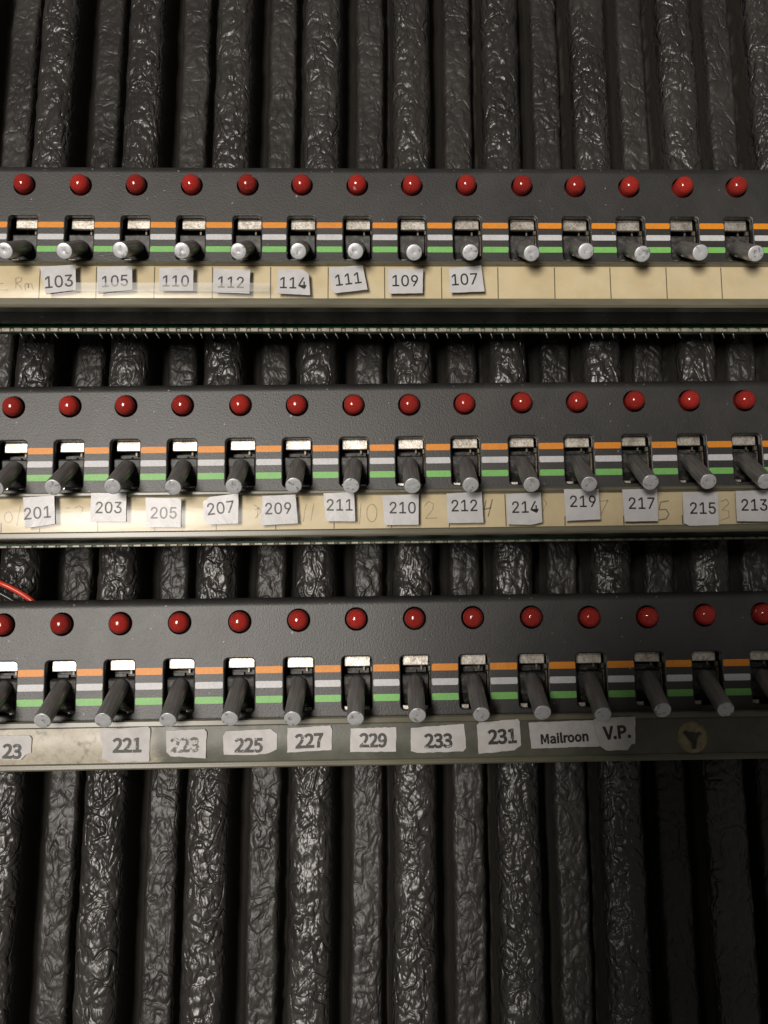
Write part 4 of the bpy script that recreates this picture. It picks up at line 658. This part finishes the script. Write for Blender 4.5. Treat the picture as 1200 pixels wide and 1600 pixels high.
def sticker(r, txt, font, pos, poly, tc, cap, ang):
    lift = 3.86 if txt != 'V.P.' else 4.10
    k = len(poly); th = 0.11
    # subdivide the outline and ruffle it slightly so that cut edges are not ruler-straight
    P = []
    rough = 0.03 if font == 'A' else 0.075
    for i in range(k):
        a, c = Vector(poly[i]), Vector(poly[(i + 1) % k]); n = max(1, int((c - a).length / 0.9))
        for q in range(n):
            p = a.lerp(c, q / n)
            if q: p += Vector((random.uniform(-rough, rough), random.uniform(-rough, rough)))
            P.append(p)
    n = len(P); mb = MB()
    mb.add([(p.x, 0, p.y) for p in P], [tuple(range(n))])
    mb.add([(p.x, 0, p.y) for p in P] + [(p.x, th, p.y) for p in P], [(i, (i + 1) % n, n + (i + 1) % n, n + i) for i in range(n)], 1)
    mb.add([(p.x, th, p.y) for p in P], [tuple(reversed(range(n)))], 1)
    o = mb.build('number_sticker' if txt[0].isdigit() else 'name_sticker', [M['paper'] if font == 'A' else M['paper_matt'], M['paper_edge']], None, (pos[0], -lift, pos[1]),
                 (math.radians(random.uniform(-1.4, 1.4)), 0, math.radians(random.uniform(-0.9, 0.9))))
    tag(o, DETAIL[txt], 'sticker', ('number stickers on the highest strip', 'number stickers on the middle strip', 'stickers on the lowest strip')[r])
    G = GLYPHS[font]; ch_cap = 505.0 if font == 'A' else 276.0; s = cap / ch_cap
    kx = 0.93 if font == 'A' else 1.0
    total = sum(G[c][0] for c in txt) * s * kx
    x = -total / 2 + (0.1 if font == 'A' else 0); mb = MB(); ca, sa = math.cos(ang), math.sin(ang)
    for c in txt:
        adv, V, F = G[c]
        pts = [((x + a * s * kx), (b * s - cap / 2)) for a, b in V]
        mb.add([(tc[0] + px * ca - pz * sa, -0.03, tc[1] + px * sa + pz * ca) for px, pz in pts], F)
        x += adv * s * kx
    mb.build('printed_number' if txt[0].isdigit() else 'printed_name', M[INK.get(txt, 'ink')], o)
for st in STICKERS: sticker(*st)

# a strip of clear tape over the lower edge of the first stickers
mt, nt, b = new_mat('clear_adhesive_tape'); nt.nodes.remove(b); outn = nt.nodes['Material Output']
tr = N(nt, 'ShaderNodeBsdfTransparent'); tr.inputs['Color'].default_value = (0.97, 0.97, 0.96, 1)
gl = N(nt, 'ShaderNodeBsdfGlossy'); gl.inputs['Roughness'].default_value = 0.34
df = N(nt, 'ShaderNodeBsdfDiffuse'); df.inputs['Color'].default_value = (0.75, 0.74, 0.72, 1)
m1 = N(nt, 'ShaderNodeMixShader'); m1.inputs[0].default_value = 0.10; L(nt, tr.outputs[0], m1.inputs[1]); L(nt, gl.outputs[0], m1.inputs[2])
m2 = N(nt, 'ShaderNodeMixShader'); L(nt, mth(nt, 'MULTIPLY', ramp(nt, noise(nt, coords(nt), 160, 4, 0.6), 0.3, 0.8), 0.10), m2.inputs[0]); L(nt, m1.outputs[0], m2.inputs[1]); L(nt, df.outputs[0], m2.inputs[2])
L(nt, m2.outputs[0], outn.inputs['Surface'])
mb = MB(); mb.box(-24.5, 24.5, 0, 0.03, -1.15, 1.15)
tag(mb.build('clear_tape', mt, None, (-48.0, -4.12, 61.0), (0, 0.005, 0)), 'strip of clear tape across the lower edges of the 103 to 112 stickers', 'tape')

# ---------------------------------------------------------------- wires at the edge
def smooth_path(pts, n=6):
    out = []; P = [Vector(p) for p in pts]
    for i in range(len(P) - 1):
        p0, p1, p2, p3 = P[max(i - 1, 0)], P[i], P[i + 1], P[min(i + 2, len(P) - 1)]
        for k in range(n):
            t = k / n
            out.append(0.5 * ((2 * p1) + (-p0 + p2) * t + (2 * p0 - 5 * p1 + 4 * p2 - p3) * t * t + (-p0 + 3 * p1 - 3 * p2 + p3) * t ** 3))
    return out + [P[-1]]
for path, rad, mat, nm, lab in ((RED_WIRE, 0.70, 'wire_red', 'red_wire', 'red insulated wire curling down behind the lowest panel'),
                                (BLACK_WIRE, 0.66, 'wire_black', 'black_wire', 'shiny black insulated wire just under the red wire'),
                                (BROWN_WIRE, 0.5, 'wire_brown', 'brown_wire', 'thin brown wire lowest of the three wires')):
    mb = MB(); mb.tube(smooth_path(path), rad, 14); tag(mb.build(nm, M[mat]), lab, 'wire')

# ---------------------------------------------------------------- the phone the picture is taken with: it stands in the lamp's way
def rounded_slab(mb, x0, x1, z0, z1, y0, y1, rad, edge, n=8):
    def loop(e, y):
        out = []; r = rad - e
        for cx, cz, st in ((x1 - rad, z1 - rad, 0), (x0 + rad, z1 - rad, 90), (x0 + rad, z0 + rad, 180), (x1 - rad, z0 + rad, 270)):
            out += [(cx + r * math.cos(math.radians(st + 90 * k / n)), y, cz + r * math.sin(math.radians(st + 90 * k / n))) for k in range(n + 1)]
        return out
    rings = [loop(edge, y0), loop(edge * 0.3, y0 - edge * 0.3), loop(0, y0 - edge), loop(0, y1 + edge), loop(edge * 0.3, y1 + edge * 0.3), loop(edge, y1)]
    T = len(rings[0])
    for a, c in zip(rings, rings[1:]): mb.add(a + c, [(k, (k + 1) % T, T + (k + 1) % T, T + k) for k in range(T)])
    mb.add(rings[0], [tuple(range(T))]); mb.add(rings[-1], [tuple(range(T))])
mb = MB(); rounded_slab(mb, -44, 42, -160, 13, -226.5, -234.5, 9, 1.6)
ph = mb.build('smartphone', M['phone'])
tag(ph, 'black smartphone held upright facing the switch panels, lens towards them', 'phone')
mb = MB(); mb.lathe([(5.2, 0), (5.2, -1.2), (4.6, -1.6), (3.6, -1.6), (0, -1.0)], 32)
mb.build('camera_lens', M['phone'], ph, (CAM_POS[0], -226.9, CAM_POS[2]))
